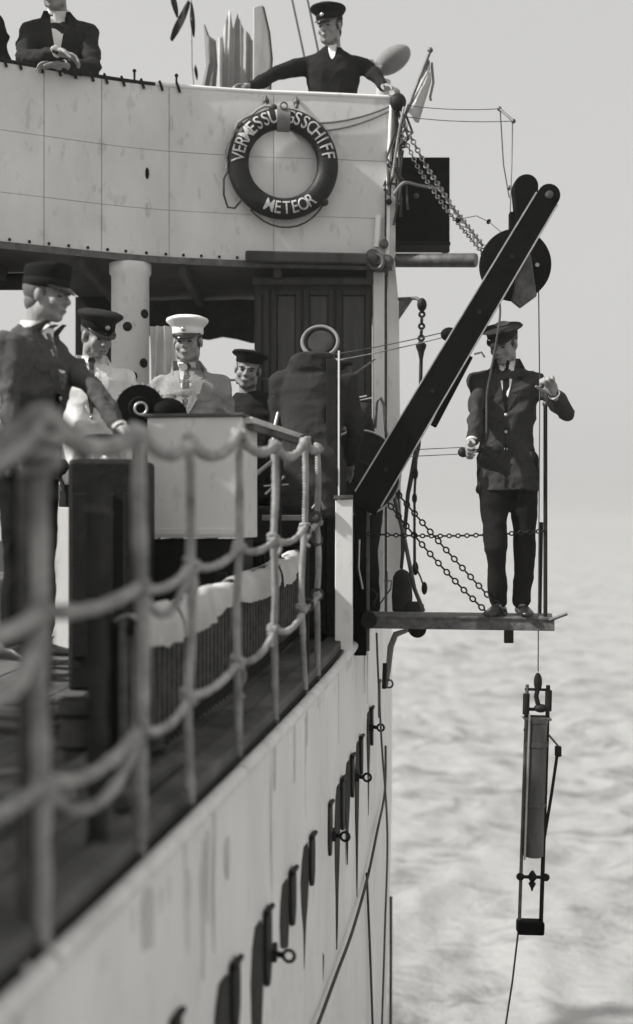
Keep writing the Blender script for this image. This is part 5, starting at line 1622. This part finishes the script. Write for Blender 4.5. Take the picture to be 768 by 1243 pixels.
# sailor with striped collar at the winch
b = deckp(441, 7.95)
person('sailor with pale striped collar bending at the winch drum', b, (-.9, -.42, 0), .96, head_f=(-.85, -.35, -.3), lean=(0, .12),
       arms={1: [P(418, 530, 7.95), P(400, 560, 7.7)], -1: [P(425, 525, 7.6), P(405, 560, 7.5)]},
       top='navy2', trousers='navy', cap=('sailor', 'black_cloth', 'black_cloth'), seed=60, hem=.86, stripes=True)
# man standing on the outboard platform
b = plat(.835, .13, ZP)
pl = person('man in dark double-breasted jacket and flat cap standing on outboard platform', b, (-.22, -.97, 0), .965, head_f=(-.48, -.80, -.40), lean=(.0, -.02),
       arms={1: [P(578, 500, 6.92), P(573, 536, 6.78)], -1: [P(686, 500, 6.95), P(672, 478, 6.84)]},
       hand_dirs={1: ((-.35, -.5, -.45), (.7, -.4, -.3)), -1: ((-.42, -.3, .85), (-.35, -.9, -.2))},
       legs={1: [P(602, 668, 7.02), P(604, 731, 7.10)], -1: [P(637, 662, 7.10), P(634, 731, 7.12)]},
       top='pea', trousers='black_cloth', cap=('flat', 'navy2', 'navy2'), hair='hair', shirt='white_cloth', tie='black_cloth', lapels='pea', buttons=3, pockets=True, hem=.73, wr=.008, seed=70, hands=(1.1, 1.3))
hx = P(562, 549, 6.74)
rel = M().tube([hx + Vector((-.02, 0, .0)), hx + Vector((.10, -.02, .01)), hx + Vector((.22, -.01, .015))], .011, 8)
rel.box(hx + Vector((.17, .0, -.04)), .16, .07, .12, Matrix.Rotation(.25, 3, 'Y')).box(hx + Vector((.205, -.01, -.075)), .10, .05, .07, Matrix.Rotation(.5, 3, 'Y')).ell(hx + Vector((.18, -.01, .01)), (.045, .03, .03), None, 12, 8).ell(hx, (.03, .025, .028), None, 10, 7)
tag(rel.build('messenger_tool', MT['iron'], None, 60), 'dark metal tool held at the waist by the man on platform', 'tool')
for y in (544, 552):
    tag(M().tube([P(478, y + 3, 7.6), P(562, y - 1, 6.75)], .0025, 5).build('hand_line', MT['wire'], None, 60), ('upper' if y < 550 else 'lower') + ' thin line leading left from the tool in his hand', 'line')
# officer on the bridge
X = P(404, 0, 8.5).x
person('officer in dark jersey and peaked cap with arms spread on bridge rail', (X, 8.50, 1.80), (-.05, -1, 0), .985, head_f=(-.45, -.85, -.20), lean=(0, .05),
       arms={1: [P(338, 88, 8.40), P(303, 106, 8.20)], -1: [P(449, 84, 8.42), P(466, 106, 8.25)]},
       hand_dirs={1: ((-.8, -.5, -.12), (0, -.2, -1)), -1: ((.55, -.75, -.25), (0, -.2, -1))},
       top='navy', trousers='navy', cap=('peaked', 'black_cloth', 'black_cloth'), kerchief=True, hem=.9, seed=80, hands=(.4, .4), wr=.004)
# man leaning on the rail, head beyond the top edge
X = P(72, 0, 8.05).x
person('man in dark open coat over pale shirt leaning on bridge rail at upper left', (X - .0, 8.12, 1.80), (.12, -1, 0), 1.03, head_f=(-.2, -.9, -.35), lean=(0, .26), pelvis=(0, -.02),
       arms={1: [P(28, 74, 7.72), P(70, 62, 7.52)], -1: [P(114, 84, 7.80), P(76, 80, 7.62)]},
       hand_dirs={1: ((.9, .1, -.3), (0, -.1, -1)), -1: ((-.9, -.1, .05), (0, -.1, -1))},
       top='navy2', trousers='navy', cap=('peaked', 'navy', 'black_cloth'), shirt='white_cloth', lapels='navy2', hem=.86, seed=90, hands=(.5, .5))
X = P(-44, 0, 7.75).x
person('man in black coat cut off by the upper left edge', (X, 7.80, 1.80), (.1, -1, 0), 1.0, head_f=(.2, -1, 0), top='black_cloth', trousers='black_cloth', cap=('peaked', 'navy', 'black_cloth'), seed=95)

# ------------------------------------------------------------------ haze over the sea
hz_ = M().box((4, 26, (SEA_Z - 1.2 + 6.0) / 2), 2980, 2980, 6.0 - (SEA_Z - 1.2)).build('haze', None, None, 0, base=(4, 26, SEA_Z - 1.2))
hm_ = bpy.data.materials.new('haze_air'); hm_.use_nodes = True
t_ = hm_.node_tree; t_.nodes.clear()
oo = t_.nodes.new('ShaderNodeOutputMaterial'); pv = t_.nodes.new('ShaderNodeVolumePrincipled')
pv.inputs['Color'].default_value = grey(.80)
pv.inputs['Density'].default_value = .0022
pv.inputs['Anisotropy'].default_value = 0.0
t_.links.new(pv.outputs[0], oo.inputs['Volume'])
hz_.data.materials.append(hm_)
hz_['kind'] = 'stuff'
